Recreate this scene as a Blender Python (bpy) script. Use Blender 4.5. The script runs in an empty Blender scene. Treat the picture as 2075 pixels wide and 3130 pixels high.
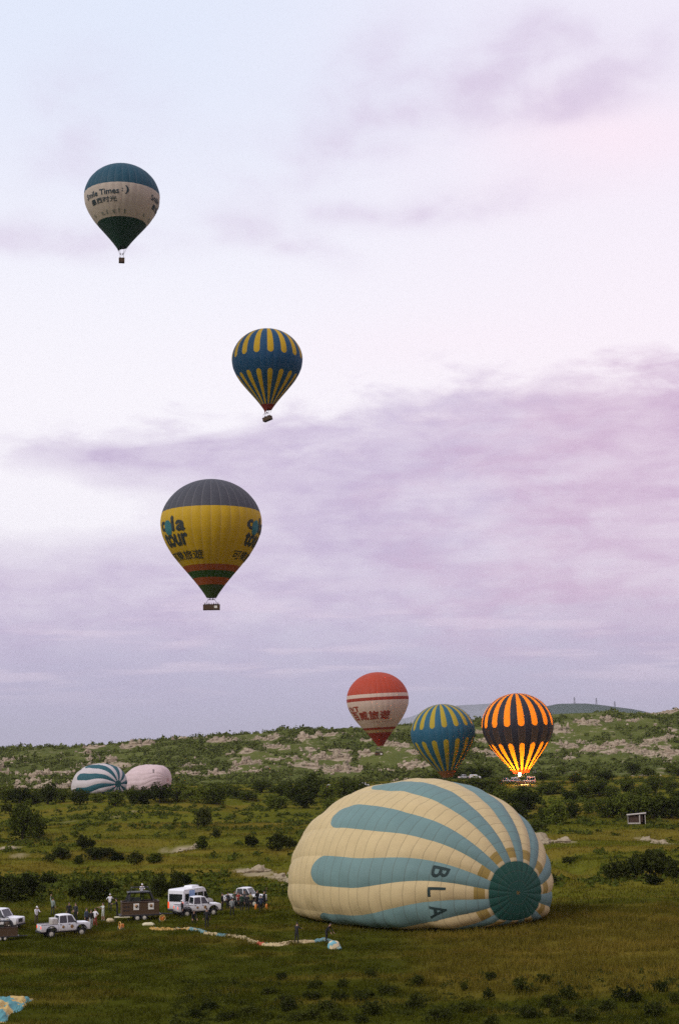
import bpy, bmesh, math, random
import numpy as np
from mathutils import Vector, Matrix

scene = bpy.context.scene
COL = scene.collection
R_ = math.radians
random.seed(7)
rng = np.random.default_rng(11)

# ------------------------------------------------------------------ camera
CAM_Z = 16.0
FPX, PW, PH = 4347.0, 2075.0, 3130.0
PITCH = math.atan(735.0 / FPX)
ROLL = R_(-1.1)
cd = bpy.data.cameras.new('camera')
cd.sensor_fit = 'VERTICAL'; cd.sensor_height = 36.0; cd.lens = 50.0
cd.clip_start = 0.5; cd.clip_end = 90000
cam = bpy.data.objects.new('camera', cd)
COL.objects.link(cam)
cam.matrix_world = Matrix.Translation((0, 0, CAM_Z)) @ Matrix.Rotation(math.pi / 2 + PITCH, 4, 'X') @ Matrix.Rotation(ROLL, 4, 'Z')
scene.camera = cam
CM = np.array(cam.matrix_world.to_3x3())

# ------------------------------------------------------------------ exposure
scene.view_settings.view_transform = 'Standard'
scene.view_settings.look = 'None'
scene.view_settings.exposure = 0.12
scene.view_settings.gamma = 1.0
scene.view_settings.use_curve_mapping = False
scene.render.engine = 'CYCLES'
scene.cycles.use_denoising = False
scene.cycles.max_bounces = 8
scene.cycles.volume_bounces = 0
scene.cycles.transparent_max_bounces = 12
scene.cycles.sample_clamp_indirect = 8.0


# ------------------------------------------------------------------ node expression helper
class X:
    nt = None

    def __init__(s, sock): s.s = sock

    @staticmethod
    def m(op, *a, clamp=False):
        n = X.nt.nodes.new('ShaderNodeMath'); n.operation = op; n.use_clamp = clamp
        for i, v in enumerate(a):
            if isinstance(v, X): X.nt.links.new(v.s, n.inputs[i])
            else: n.inputs[i].default_value = v
        return X(n.outputs[0])

    def __add__(s, o): return X.m('ADD', s, o)
    __radd__ = __add__
    def __sub__(s, o): return X.m('SUBTRACT', s, o)
    def __rsub__(s, o): return X.m('SUBTRACT', o, s)
    def __mul__(s, o): return X.m('MULTIPLY', s, o)
    __rmul__ = __mul__
    def __truediv__(s, o): return X.m('DIVIDE', s, o)
    def lt(s, o): return X.m('LESS_THAN', s, o)
    def gt(s, o): return X.m('GREATER_THAN', s, o)
    def abs(s): return X.m('ABSOLUTE', s)
    def sat(s): return X.m('ADD', s, 0.0, clamp=True)


def sstep(a, b, x):
    n = X.nt.nodes.new('ShaderNodeMapRange'); n.interpolation_type = 'SMOOTHSTEP'
    X.nt.links.new(x.s, n.inputs[0])
    for i, v in enumerate((a, b, 0.0, 1.0)): n.inputs[i + 1].default_value = v
    return X(n.outputs[0])


def sin2(*c): return (*c, 1.0) if len(c) == 3 else c


def s2l(r, g, b):
    f = lambda c: (c / 255 / 12.92) if c / 255 <= 0.04045 else ((c / 255 + 0.055) / 1.055) ** 2.4
    return (f(r), f(g), f(b))


def mixc(fac, a, b, mode='MIX'):
    n = X.nt.nodes.new('ShaderNodeMix'); n.data_type = 'RGBA'; n.blend_type = mode
    if isinstance(fac, X): X.nt.links.new(fac.s, n.inputs[0])
    else: n.inputs[0].default_value = fac
    for i, v in ((6, a), (7, b)):
        if isinstance(v, X): X.nt.links.new(v.s, n.inputs[i])
        else: n.inputs[i].default_value = (*v[:3], 1.0)
    return X(n.outputs[2])


def noise(vec, scale, detail=4.0, rough=0.55, dist=0.0, out=0):
    n = X.nt.nodes.new('ShaderNodeTexNoise')
    if vec is not None: X.nt.links.new(vec.s, n.inputs['Vector'])
    n.inputs['Scale'].default_value = scale; n.inputs['Detail'].default_value = detail
    n.inputs['Roughness'].default_value = rough; n.inputs['Distortion'].default_value = dist
    return X(n.outputs[out])


def comb(x, y, z=0.0):
    n = X.nt.nodes.new('ShaderNodeCombineXYZ')
    for i, v in enumerate((x, y, z)):
        if isinstance(v, X): X.nt.links.new(v.s, n.inputs[i])
        else: n.inputs[i].default_value = v
    return X(n.outputs[0])


def sepx(v):
    n = X.nt.nodes.new('ShaderNodeSeparateXYZ'); X.nt.links.new(v.s, n.inputs[0])
    return X(n.outputs[0]), X(n.outputs[1]), X(n.outputs[2])


def tex(kind='Object'):
    n = X.nt.nodes.new('ShaderNodeTexCoord'); return X(n.outputs[kind])


def attr(name, out='Fac'):
    n = X.nt.nodes.new('ShaderNodeAttribute'); n.attribute_name = name; return X(n.outputs[out])


# ------------------------------------------------------------------ world: thin dawn overcast over a Nishita sky
world = bpy.data.worlds.new('World'); scene.world = world; world.use_nodes = True
X.nt = world.node_tree
for n in list(X.nt.nodes): X.nt.nodes.remove(n)
SUN_AZ, SUN_EL = R_(228), R_(38)
sky = X.nt.nodes.new('ShaderNodeTexSky'); sky.sky_type = 'NISHITA'; sky.sun_disc = False
sky.sun_elevation = SUN_EL; sky.sun_rotation = SUN_AZ
d = tex('Generated')
dx, dy, dz = sepx(d)
az = X.m('ARCTAN2', dx, dy)
el = X.m('ARCSINE', dz)
warp = noise(comb(az * 3.0, el * 6.0), 1.6, 4, 0.55)
warp2 = noise(comb(az * 3.0 + 7.3, el * 6.0 + 3.1), 1.6, 4, 0.55)
wa = az + (warp - 0.5) * 0.10
we = el + (warp2 - 0.5) * 0.05
fine = noise(comb(az * 5.0, el * 13.0), 3.4, 7, 0.60, 0.25)
streak = noise(comb(az * 2.2, el * 22.0), 3.0, 6, 0.55, 0.15)
broad = noise(comb(az * 2.0, el * 4.0), 2.6, 3, 0.5)


def lobe(a0, e0, sa, se, rot=0.0):
    c, s = math.cos(rot), math.sin(rot)
    u, v = wa - a0, we - e0
    p = (u * c + v * s) / sa; q = (v * c - u * s) / se
    return X.m('EXPONENT', (p * p + q * q) * -1.0)


# clear air between the clouds: blue white high up, paler and pinker lower down
base = mixc(sstep(0.22, 0.52, el), s2l(250, 246, 252), s2l(224, 231, 248))
base = mixc(sstep(-0.14, 0.24, wa) * 0.45 * sstep(0.10, 0.24, el), base, s2l(254, 236, 245))
base = mixc(X.m('SUBTRACT', 1.0, sstep(-0.01, 0.12, el)), base, s2l(198, 196, 220))
# the wide mauve bank: its edge climbs from left to right, streaks below it
edge = 0.243 + (wa * 0.110) - (fine - 0.5) * 0.100
bank = sstep(-0.012, 0.030, edge - we)
gap = lobe(-0.205, 0.168, 0.105, 0.024) + lobe(-0.27, 0.21, 0.06, 0.03) * 0.8
bank = bank * (1.0 - (gap * 1.25 * (0.5 + fine)).sat())
tongue = lobe(-0.105, 0.213, 0.125, 0.0135, 0.12) * 0.6
bank = (bank + sstep(0.20, 0.75, tongue * (0.1 + fine * 1.7))).sat()
lump_ = noise(comb(az * 7.0 + 2.0, el * 16.0), 3.0, 8, 0.62, 0.4)
bank = bank * (0.56 + sstep(0.34, 0.66, streak) * 0.14 + sstep(0.38, 0.64, broad) * 0.12 + sstep(0.38, 0.66, fine) * 0.14 + sstep(0.36, 0.66, lump_) * 0.20)
low = 1.0 - sstep(0.030, 0.110, we + (streak - 0.5) * 0.06)
bright = sstep(0.50, 0.62, streak) * sstep(0.025, 0.06, el) * (1.0 - sstep(0.09, 0.14, el))
# torn clouds high right, wisps elsewhere
hi = lobe(0.195, 0.458, 0.100, 0.030, 0.15) * 0.75 + lobe(0.06, 0.440, 0.15, 0.024, 0.42) * 0.70 + lobe(0.165, 0.436, 0.045, 0.014) * 0.65
hi = hi + lobe(-0.18, 0.43, 0.07, 0.05, 0.3) * 0.58 + lobe(-0.22, 0.358, 0.09, 0.013) * 0.72 + lobe(-0.03, 0.352, 0.05, 0.012, -0.3) * 0.68
hi = hi + lobe(0.05, 0.374, 0.09, 0.010) * 0.62 + lobe(0.02, 0.47, 0.10, 0.03, 0.5) * 0.45 + lobe(0.11, 0.38, 0.10, 0.02, 0.1) * 0.3
far_side = sstep(0.30, 0.60, az.abs()) * sstep(0.45, 0.62, broad) * 0.8
hi = hi + far_side
torn = noise(comb(az * 5.0, el * 9.0), 3.2, 6, 0.54, 0.3)
wisps = sstep(0.02, 1.25, hi * (sstep(0.22, 0.80, torn) * 1.05 + 0.42))
pinkglow = lobe(0.20, 0.410, 0.10, 0.035) + lobe(0.05, 0.28, 0.12, 0.02) * 0.25
col = mixc((pinkglow * 0.5).sat(), base, s2l(255, 230, 241))
col = mixc(wisps * 0.70, col, s2l(208, 190, 217))
col = mixc(bank.sat(), col, mixc(sstep(0.00, 0.20, wa + (fine - 0.5) * 0.3), s2l(199, 182, 211), s2l(207, 178, 206)))
col = mixc(low * 0.70, col, s2l(180, 176, 205))
col = mixc(bright * 0.42, col, s2l(232, 216, 232))
below = 1.0 - sstep(-0.12, -0.01, el)
col = mixc(below, col, (0.10, 0.10, 0.10))
bg1 = X.nt.nodes.new('ShaderNodeBackground'); bg1.inputs[1].default_value = 0.10
X.nt.links.new(sky.outputs[0], bg1.inputs[0])
bg2 = X.nt.nodes.new('ShaderNodeBackground'); bg2.inputs[1].default_value = 1.0
X.nt.links.new(col.s, bg2.inputs[0])
mx = X.nt.nodes.new('ShaderNodeMixShader'); mx.inputs[0].default_value = 0.96
X.nt.links.new(bg1.outputs[0], mx.inputs[1]); X.nt.links.new(bg2.outputs[0], mx.inputs[2])
wo = X.nt.nodes.new('ShaderNodeOutputWorld'); X.nt.links.new(mx.outputs[0], wo.inputs[0])

sd = bpy.data.lights.new('sun', 'SUN'); sd.energy = 1.5; sd.angle = R_(18); sd.color = (1.0, 0.93, 0.88)
sun = bpy.data.objects.new('sun', sd); COL.objects.link(sun)
sv = Vector((math.sin(SUN_AZ) * math.cos(SUN_EL), math.cos(SUN_AZ) * math.cos(SUN_EL), math.sin(SUN_EL)))
sun.rotation_euler = sv.to_track_quat('Z', 'Y').to_euler()
sun.location = (-60, -60, 120)


# ------------------------------------------------------------------ numpy noise and terrain
def _h(ix, iy, s):
    n = (ix.astype(np.int64) * 374761393 + iy.astype(np.int64) * 668265263 + s * 974634777) & 0xffffffff
    n = ((n ^ (n >> 13)) * 1274126177) & 0xffffffff
    return ((n ^ (n >> 16)) & 0xffffff) / float(0xffffff)


def vn(x, y, s=0):
    x = np.asarray(x, float); y = np.asarray(y, float)
    ix, iy = np.floor(x), np.floor(y); fx, fy = x - ix, y - iy
    fx = fx * fx * fx * (fx * (fx * 6 - 15) + 10); fy = fy * fy * fy * (fy * (fy * 6 - 15) + 10)
    a = _h(ix, iy, s); b = _h(ix + 1, iy, s); c = _h(ix, iy + 1, s); e = _h(ix + 1, iy + 1, s)
    return (a * (1 - fx) + b * fx) * (1 - fy) + (c * (1 - fx) + e * fx) * fy


def fbm(x, y, o=4, s=0):
    t, a, n = 0.0, 0.5, 0.0
    for i in range(o):
        t = t + a * vn(x * 2 ** i + 17.3 * i, y * 2 ** i - 9.1 * i, s + i); n += a; a *= 0.5
    return t / n - 0.5


def ss(a, b, x):
    t = np.clip((np.asarray(x, float) - a) / (b - a), 0, 1); return t * t * (3 - 2 * t)


def ray(px, py):
    return CM @ np.array([(px - PW / 2) / FPX, (PH / 2 - py) / FPX, -1.0])


def at(px, py, Y):
    dd = ray(px, py); return Vector((dd * (Y / dd[1])).tolist()) + Vector((0, 0, CAM_Z))


def ground(x, y):
    x = np.asarray(x, float); y = np.asarray(y, float)
    z = 14.2 * (1 - ss(0, 70, y))
    z = z + 4.6 * ss(250, 520, y)
    z = z + fbm(x / 14, y / 9, 3, 3) * 0.30 * ss(60, 100, y)
    mid = ss(160, 215, y) * (1 - 0.65 * ss(380, 470, y))
    z = z + fbm(x / 46, y / 24, 4, 9) * 3.4 * mid
    g = np.abs(fbm(x / 60 + 5, y / 34, 3, 21))
    z = z - 1.5 * np.exp(-(g / 0.035) ** 2) * mid
    z = z - 7.0 * ss(585, 640, y)
    z = z - 40.0 * ss(900, 2500, y)
    return z


CREST = 830.0
_cp = [(-900, 2318), (-300, 2300), (0, 2290), (150, 2283), (215, 2288), (320, 2277), (520, 2261), (700, 2249), (860, 2237), (1040, 2225), (1200, 2218), (1330, 2212), (1480, 2200), (1640, 2184), (1760, 2179), (1880, 2177), (1955, 2183), (2010, 2178), (2075, 2167), (2300, 2140), (2900, 2110)]
_cx = np.array([at(a, b, CREST).x for a, b in _cp]); _cz = np.array([at(a, b, CREST).z for a, b in _cp])


def hill(x, y):
    x = np.asarray(x, float); y = np.asarray(y, float)
    yy = y + fbm(x / 60, y / 60, 3, 51) * 40
    t = np.clip((yy - 575) / (CREST - 575), 0, 1)
    zc = np.interp(x, _cx, _cz)
    p = t * (0.55 + 0.45 * t) * 0.5 + 0.5 * ss(0, 1, t)
    z = 4.4 + (zc - 4.4) * p
    rid = 1 - 2 * np.abs(fbm(x / 34 + y / 80, y / 48, 4, 33))
    w = np.sin(np.pi * np.clip(t, 0, 1)) ** 0.8
    z = z + (rid - 0.82) * 5.0 * w + fbm(x / 9, y / 11, 3, 40) * 1.6 * (0.25 + w) + fbm(x / 70, y / 60, 2, 44) * 4.0 * w
    z = z - 5.0 * (1 - ss(555, 585, y))
    z = z - 10.0 * ss(CREST + 30, 1000, y)
    return z


def terrain(x, y):
    return np.maximum(ground(x, y), np.where(np.asarray(y) > 548, hill(x, y), -99))


def spot(px, py, y0=70, y1=870):
    """point where the ground stands along a line of sight"""
    dd = ray(px, py)
    ys = np.linspace(y0, y1, 3200)
    P = dd[None, :] * (ys / dd[1])[:, None]
    below_ = (P[:, 2] + CAM_Z) < terrain(P[:, 0], ys)
    i = int(np.argmax(below_)) if below_.any() else 0
    x, y = float(P[i, 0]), float(ys[i])
    return Vector((x, y, float(terrain(x, y))))


def gz(x, y): return float(terrain(x, y))


# ------------------------------------------------------------------ mesh helpers
def link(name, me, mat=None, parent=None):
    o = bpy.data.objects.new(name, me); COL.objects.link(o)
    if mat is not None and me is not None and not me.materials:
        for m in (mat if isinstance(mat, (list, tuple)) else [mat]): me.materials.append(m)
    if parent is not None: o.parent = parent
    return o


def tag(o, label=None, cat=None, group=None, kind=None):
    if label: o['label'] = label
    if cat: o['category'] = cat
    if group: o['group'] = group
    if kind: o['kind'] = kind
    return o


def empty(name, loc=(0, 0, 0), rz=0.0):
    o = bpy.data.objects.new(name, None); COL.objects.link(o)
    o.location = loc; o.rotation_euler = (0, 0, rz); o.empty_display_size = 0.3
    return o


class MB:
    def __init__(s): s.v = []; s.f = []; s.m = []

    def add(s, vs, fs, mi=0):
        b = len(s.v); s.v += [tuple(v) for v in vs]
        s.f += [tuple(b + i for i in f) for f in fs]; s.m += [mi] * len(fs)

    def box(s, c, size, mi=0, top=None, rot=None):
        hx, hy, hz = (q / 2 for q in size); tx, ty = top if top else (1, 1)
        vs = [(-hx, -hy, -hz), (hx, -hy, -hz), (hx, hy, -hz), (-hx, hy, -hz), (-hx * tx, -hy * ty, hz), (hx * tx, -hy * ty, hz), (hx * tx, hy * ty, hz), (-hx * tx, hy * ty, hz)]
        if rot is not None: vs = [tuple(rot @ Vector(v)) for v in vs]
        s.add([(v[0] + c[0], v[1] + c[1], v[2] + c[2]) for v in vs], [(0, 3, 2, 1), (4, 5, 6, 7), (0, 1, 5, 4), (1, 2, 6, 5), (2, 3, 7, 6), (3, 0, 4, 7)], mi)

    def tube(s, pts, rad, n=6, mi=0, caps=True):
        pts = [Vector(p) for p in pts]
        rads = rad if isinstance(rad, (list, tuple)) else [rad] * len(pts)
        b = len(s.v); prev = None
        for i, p in enumerate(pts):
            t = (pts[min(i + 1, len(pts) - 1)] - pts[max(i - 1, 0)]).normalized()
            if prev is None:
                up = Vector((0, 0, 1)) if abs(t.z) < 0.9 else Vector((1, 0, 0)); u = t.cross(up).normalized()
            else: u = (prev - t * prev.dot(t)).normalized()
            prev = u; w = t.cross(u)
            for k in range(n):
                a = 2 * math.pi * k / n; s.v.append(tuple(p + (u * math.cos(a) + w * math.sin(a)) * rads[i]))
        for i in range(len(pts) - 1):
            for k in range(n):
                s.f.append((b + i * n + k, b + i * n + (k + 1) % n, b + (i + 1) * n + (k + 1) % n, b + (i + 1) * n + k)); s.m.append(mi)
        if caps:
            s.f.append(tuple(b + k for k in range(n - 1, -1, -1))); s.m.append(mi)
            e = b + (len(pts) - 1) * n; s.f.append(tuple(e + k for k in range(n))); s.m.append(mi)

    def prism(s, poly, y0, y1, mi=0, inset=0.0):
        """polygon in the XZ plane drawn out along Y"""
        n = len(poly)
        s.add([(x, y0, z) for x, z in poly] + [(x, y1, z) for x, z in poly],
              [tuple(range(n)), tuple(range(2 * n - 1, n - 1, -1))] + [(i, n + i, n + (i + 1) % n, (i + 1) % n) for i in range(n)], mi)

    def build(s, name, mat, parent=None, smooth=False, bevel=0.0, loc=None):
        me = bpy.data.meshes.new(name); me.from_pydata(s.v, [], s.f); me.update()
        if len(set(s.m)) > 1:
            me.polygons.foreach_set('material_index', s.m)
        bm = bmesh.new(); bm.from_mesh(me)
        bmesh.ops.recalc_face_normals(bm, faces=bm.faces)
        if bevel: bmesh.ops.bevel(bm, geom=[e for e in bm.edges if len(e.link_faces) == 2 and e.calc_face_angle(0) > 0.5], offset=bevel, segments=2, affect='EDGES', profile=0.6, clamp_overlap=True)
        bm.to_mesh(me); bm.free()
        if smooth: me.polygons.foreach_set('use_smooth', [True] * len(me.polygons))
        o = link(name, me, mat, parent)
        if loc is not None: o.location = loc
        return o


def grid_mesh(name, P, closed_u=False, uv=None, smooth=True):
    """P: (nv, nu, 3) array of points; uv: (nv, nu, 2)"""
    nv, nu = P.shape[:2]
    idx = np.arange(nv * nu).reshape(nv, nu)
    a = idx[:-1, :-1].ravel(); b = idx[:-1, 1:].ravel(); c = idx[1:, 1:].ravel(); e = idx[1:, :-1].ravel()
    F_ = np.stack([a, b, c, e], 1)
    me = bpy.data.meshes.new(name)
    me.vertices.add(nv * nu); me.vertices.foreach_set('co', P.reshape(-1, 3).ravel().astype(np.float32))
    me.loops.add(F_.size); me.loops.foreach_set('vertex_index', F_.ravel().astype(np.int32))
    me.polygons.add(len(F_)); me.polygons.foreach_set('loop_start', np.arange(0, F_.size, 4, dtype=np.int32))
    me.update(calc_edges=True); me.validate()
    if uv is not None:
        l = me.uv_layers.new(name='UVMap'); l.data.foreach_set('uv', uv.reshape(-1, 2)[F_.ravel()].ravel().astype(np.float32))
    if smooth: me.polygons.foreach_set('use_smooth', np.ones(len(me.polygons), bool))
    return me


def tri_soup(name, V, n=3):
    """V: (k, n, 3) separate triangles or quads"""
    k = V.shape[0]
    me = bpy.data.meshes.new(name)
    me.vertices.add(k * n); me.vertices.foreach_set('co', V.reshape(-1).astype(np.float32))
    me.loops.add(k * n); me.loops.foreach_set('vertex_index', np.arange(k * n, dtype=np.int32))
    me.polygons.add(k); me.polygons.foreach_set('loop_start', np.arange(0, k * n, n, dtype=np.int32))
    me.update(calc_edges=True)
    return me


def fattr(me, name, vals):
    a = me.attributes.new(name, 'FLOAT', 'POINT'); a.data.foreach_set('value', np.asarray(vals, np.float32).ravel())


# ------------------------------------------------------------------ materials
def mat(name, color, rough=0.6, metal=0.0, spec=0.4, var=0.0, vscale=3.0, trans=0.0, emit=None, estr=0.0, bump=0.0, bscale=20.0):
    """color: rgb or a function that returns a colour expression"""
    m = bpy.data.materials.new(name); m.use_nodes = True
    X.nt = m.node_tree; nt = X.nt
    b = nt.nodes['Principled BSDF']; out = nt.nodes['Material Output']
    c = color() if callable(color) else None
    if c is None:
        if var:
            n = noise(tex('Object'), vscale, 5, 0.6)
            c = mixc(n, [q * (1 - var) for q in color], [min(1, q * (1 + var)) for q in color])
        else: b.inputs['Base Color'].default_value = (*color, 1)
    if c is not None: nt.links.new(c.s, b.inputs['Base Color'])
    b.inputs['Roughness'].default_value = rough; b.inputs['Metallic'].default_value = metal
    b.inputs['Specular IOR Level'].default_value = spec
    if emit: b.inputs['Emission Color'].default_value = (*emit, 1); b.inputs['Emission Strength'].default_value = estr
    if bump:
        bn = nt.nodes.new('ShaderNodeBump'); bn.inputs['Strength'].default_value = bump; bn.inputs['Distance'].default_value = 0.05
        nz = noise(tex('Object'), bscale, 4, 0.6); nt.links.new(nz.s, bn.inputs['Height']); nt.links.new(bn.outputs[0], b.inputs['Normal'])
    if trans:
        t = nt.nodes.new('ShaderNodeBsdfTranslucent'); ms = nt.nodes.new('ShaderNodeMixShader'); ms.inputs[0].default_value = trans
        if c is not None: nt.links.new(c.s, t.inputs[0])
        else: t.inputs[0].default_value = (*color, 1)
        nt.links.new(b.outputs[0], ms.inputs[1]); nt.links.new(t.outputs[0], ms.inputs[2]); nt.links.new(ms.outputs[0], out.inputs[0])
    return m


def ramp_const(x, stops):
    n = X.nt.nodes.new('ShaderNodeValToRGB'); X.nt.links.new(x.s, n.inputs[0])
    r = n.color_ramp; r.interpolation = 'CONSTANT'
    while len(r.elements) > 1: r.elements.remove(r.elements[-1])
    for i, (p, c) in enumerate(stops):
        e = r.elements[0] if i == 0 else r.elements.new(p)
        e.position = p; e.color = (*c, 1)
    return X(n.outputs[0])


VS = 2.6  # envelope V coordinate = depth below the crown (in radii) / VS


def uvxy():
    n = X.nt.nodes.new('ShaderNodeUVMap'); n.uv_map = 'UVMap'
    u, v, _ = sepx(X(n.outputs[0])); return u, v


def cloth_finish(c, u, seam=0.35, light=True, wear=0.10):
    n1 = noise(tex('Object'), 0.35, 5, 0.6); n2 = noise(tex('Object'), 2.2, 3, 0.6)
    c = mixc(((n1 - 0.5) * 1.2 + (n2 - 0.5) * 0.6 + 0.5).sat() * wear * 2.0, c, (0.02, 0.02, 0.02))
    e = (u - 0.5).abs().gt(0.465)
    return mixc(e * seam, c, (0.55, 0.52, 0.5) if light else (0.12, 0.09, 0.05))


def fabric(name, fn, trans=0.30):
    return mat(name, fn, rough=0.62, spec=0.25, trans=trans)


def banded(name, bands, seam=0.12, trans=0.22):
    """bands: [(depth in radii where it starts, colour), ...]"""
    def fn():
        u, v = uvxy(); return cloth_finish(ramp_const(v, [(t / VS, c) for t, c in bands]), u, seam)
    return fabric(name, fn, trans)


def striped(name, ground_c, stripe_c, a_end, b_start, skirt, skirt_c, frac=0.90, trans=0.25, crown=0.0, rcap=0.10, rcap2=0.09):
    """one stripe from crown to a_end and one from b_start to the skirt, with round ends"""
    def fn():
        u, v = uvxy(); t = v * VS
        p = (u - 0.5).abs() * (2.0 / frac)
        q1 = ((t - (a_end - rcap)) / rcap).sat(); in1 = (p * p + q1 * q1).lt(1.0) * t.lt(a_end + 0.01) * t.gt(crown)
        q2 = (((b_start + rcap2) - t) / rcap2).sat(); in2 = (p * p + q2 * q2).lt(1.0) * t.gt(b_start - 0.01)
        c = mixc(in1 + in2, ground_c, stripe_c)
        c = mixc(t.gt(skirt), c, skirt_c)
        return cloth_finish(c, u, 0.06)
    return fabric(name, fn, trans)


M = {}


def dusty_paint():
    pos = tex('Object'); x, y, z = sepx(pos)
    n = noise(pos, 3.5, 6, 0.68); n2 = noise(comb(x * 1.0, y * 1.0, z * 0.35), 9.0, 4, 0.6)
    c = mixc((n2 * 0.5).sat(), (0.80, 0.80, 0.82), (0.62, 0.62, 0.62))
    return mixc(((1.0 - sstep(0.45, 1.25, z + (n - 0.5) * 0.9)) * 0.75).sat(), c, (0.30, 0.25, 0.17))


M['white_paint'] = mat('white_paint', dusty_paint, 0.38)
M['van_paint'] = mat('van_paint', dusty_paint, 0.35)
M['rubber'] = mat('rubber', (0.018, 0.018, 0.018), 0.85, var=0.2)
M['dark_metal'] = mat('dark_metal', (0.03, 0.03, 0.032), 0.5, metal=0.3)
M['steel'] = mat('steel', (0.45, 0.45, 0.46), 0.35, metal=0.9)
M['rim_paint'] = mat('rim_paint', (0.55, 0.52, 0.42), 0.5, var=0.1)
M['glass'] = mat('glass', (0.012, 0.016, 0.016), 0.06, spec=0.7)
M['interior'] = mat('interior', (0.02, 0.02, 0.022), 0.9)
M['red_lamp'] = mat('red_lamp', (0.55, 0.03, 0.015), 0.3, emit=(1.0, 0.10, 0.03), estr=0.9)
M['lamp_glass'] = mat('lamp_glass', (0.75, 0.75, 0.72), 0.15)
M['emblem'] = mat('emblem', lambda: mixc(noise(tex('Object'), 4.0, 3, 0.6).gt(0.5), (0.34, 0.17, 0.05), (0.09, 0.06, 0.03)), 0.5)
M['blue_vinyl'] = mat('blue_vinyl', lambda: mixc(noise(tex('Object'), 1.6, 3, 0.6), (0.10, 0.25, 0.60), (0.45, 0.58, 0.80)), 0.4)
M['orange_paint'] = mat('orange_paint', (0.62, 0.20, 0.03), 0.5, var=0.1)
M['fan_yellow'] = mat('fan_yellow', (0.60, 0.38, 0.10), 0.5, var=0.1)
M['sign_white'] = mat('sign_white', (0.72, 0.70, 0.62), 0.6)
M['sack'] = mat('sack', (0.50, 0.40, 0.24), 0.8, var=0.15, bump=0.4, bscale=6)
M['canvas_pale'] = mat('canvas_pale', (0.55, 0.50, 0.32), 0.8, var=0.12)
M['rope'] = mat('rope', (0.12, 0.10, 0.08), 0.8)
M['bark'] = mat('bark', (0.055, 0.042, 0.030), 0.9, var=0.3, vscale=6)


def wicker_c():
    x, y, z = sepx(tex('Object'))
    w = X.m('SINE', (x + y) * 38.0) * X.m('SINE', z * 50.0)
    return mixc((w * 0.5 + 0.5), (0.10, 0.056, 0.022), (0.035, 0.020, 0.009))


M['wicker'] = mat('wicker', wicker_c, 0.8)
M['leather'] = mat('leather', (0.05, 0.028, 0.015), 0.6)
M['skin'] = mat('skin', (0.38, 0.22, 0.15), 0.55)
M['hair'] = mat('hair', (0.015, 0.011, 0.009), 0.6)


def leaf_mat(name, dark, light, dry=None):
    def fn():
        g = X.nt.nodes.new('ShaderNodeNewGeometry'); oi = X.nt.nodes.new('ShaderNodeObjectInfo')
        pos = X(g.outputs['Position']); rn = X(oi.outputs['Random'])
        f = noise(pos, 0.55, 4, 0.6) * 0.75 + noise(pos, 5.0, 2, 0.6) * 0.45 + (rn - 0.5) * 0.75 - 0.1
        return mixc(f.sat(), dark, light)
    return mat(name, fn, 0.9, spec=0.03, trans=0.18)


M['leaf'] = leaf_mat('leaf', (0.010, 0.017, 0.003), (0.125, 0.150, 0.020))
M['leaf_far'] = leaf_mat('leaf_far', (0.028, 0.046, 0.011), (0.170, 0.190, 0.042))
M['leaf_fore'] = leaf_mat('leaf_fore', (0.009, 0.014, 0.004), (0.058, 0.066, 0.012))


def ground_color():
    pos = tex('Object')
    n1 = noise(pos, 0.05, 6, 0.62); n2 = noise(pos, 0.6, 5, 0.65); n3 = noise(pos, 4.0, 3, 0.6)
    f = (n1 * 0.8 + n2 * 0.6 - 0.2).sat()
    c = mixc(f, (0.034, 0.040, 0.005), (0.155, 0.152, 0.017))
    c = mixc(attr('lush') * 0.85, c, mixc(f, (0.016, 0.020, 0.003), (0.062, 0.068, 0.008)))
    c = mixc((attr('dry') * (0.55 + n2 * 0.8)).sat() * 0.9, c, (0.155, 0.112, 0.018))
    c = mixc((attr('soil') * (0.2 + n2 * 1.7) - 0.15).sat(), c, mixc(n3, (0.25, 0.20, 0.115), (0.44, 0.37, 0.25)))
    return mixc(sstep(0.55, 0.75, n3) * 0.4, c, (0.012, 0.014, 0.004))


M['ground'] = mat('ground', ground_color, 1.0, spec=0.0, bump=0.8, bscale=3.0)


def grass_color():
    g = X.nt.nodes.new('ShaderNodeNewGeometry'); pos = X(g.outputs['Position'])
    f = noise(pos, 0.12, 5, 0.6) * 0.7 + noise(pos, 2.4, 4, 0.65) * 0.6 - 0.15
    c = mixc(f.sat(), (0.032, 0.038, 0.004), (0.165, 0.160, 0.015))
    c = mixc(attr('lush') * 0.85, c, mixc(f.sat(), (0.016, 0.021, 0.003), (0.080, 0.088, 0.009)))
    return mixc((attr('dry') * (0.5 + f)).sat() * 0.9, c, (0.185, 0.135, 0.022))


M['grass'] = mat('grass', grass_color, 1.0, spec=0.0, trans=0.2)


def hill_color():
    pos = tex('Object'); x, y, z = sepx(pos)
    n1 = noise(pos, 0.03, 6, 0.6); n2 = noise(pos, 0.22, 6, 0.65, 0.6); n3 = noise(comb(x * 0.5, y * 0.5, z * 2.5), 0.5, 5, 0.65)
    c = mixc((n1 * 0.9 + n2 * 0.5 - 0.2).sat(), (0.038, 0.054, 0.013), (0.145, 0.155, 0.042))
    rock = mixc(n3, (0.20, 0.155, 0.095), (0.46, 0.37, 0.27))
    f = sstep(0.50, 0.60, n2 * 0.65 + n3 * 0.35 + attr('rock') * 0.20 - 0.05)
    return mixc(f, c, rock)


M['hill'] = mat('hill', hill_color, 1.0, spec=0.0, bump=1.0, bscale=0.8)


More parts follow.
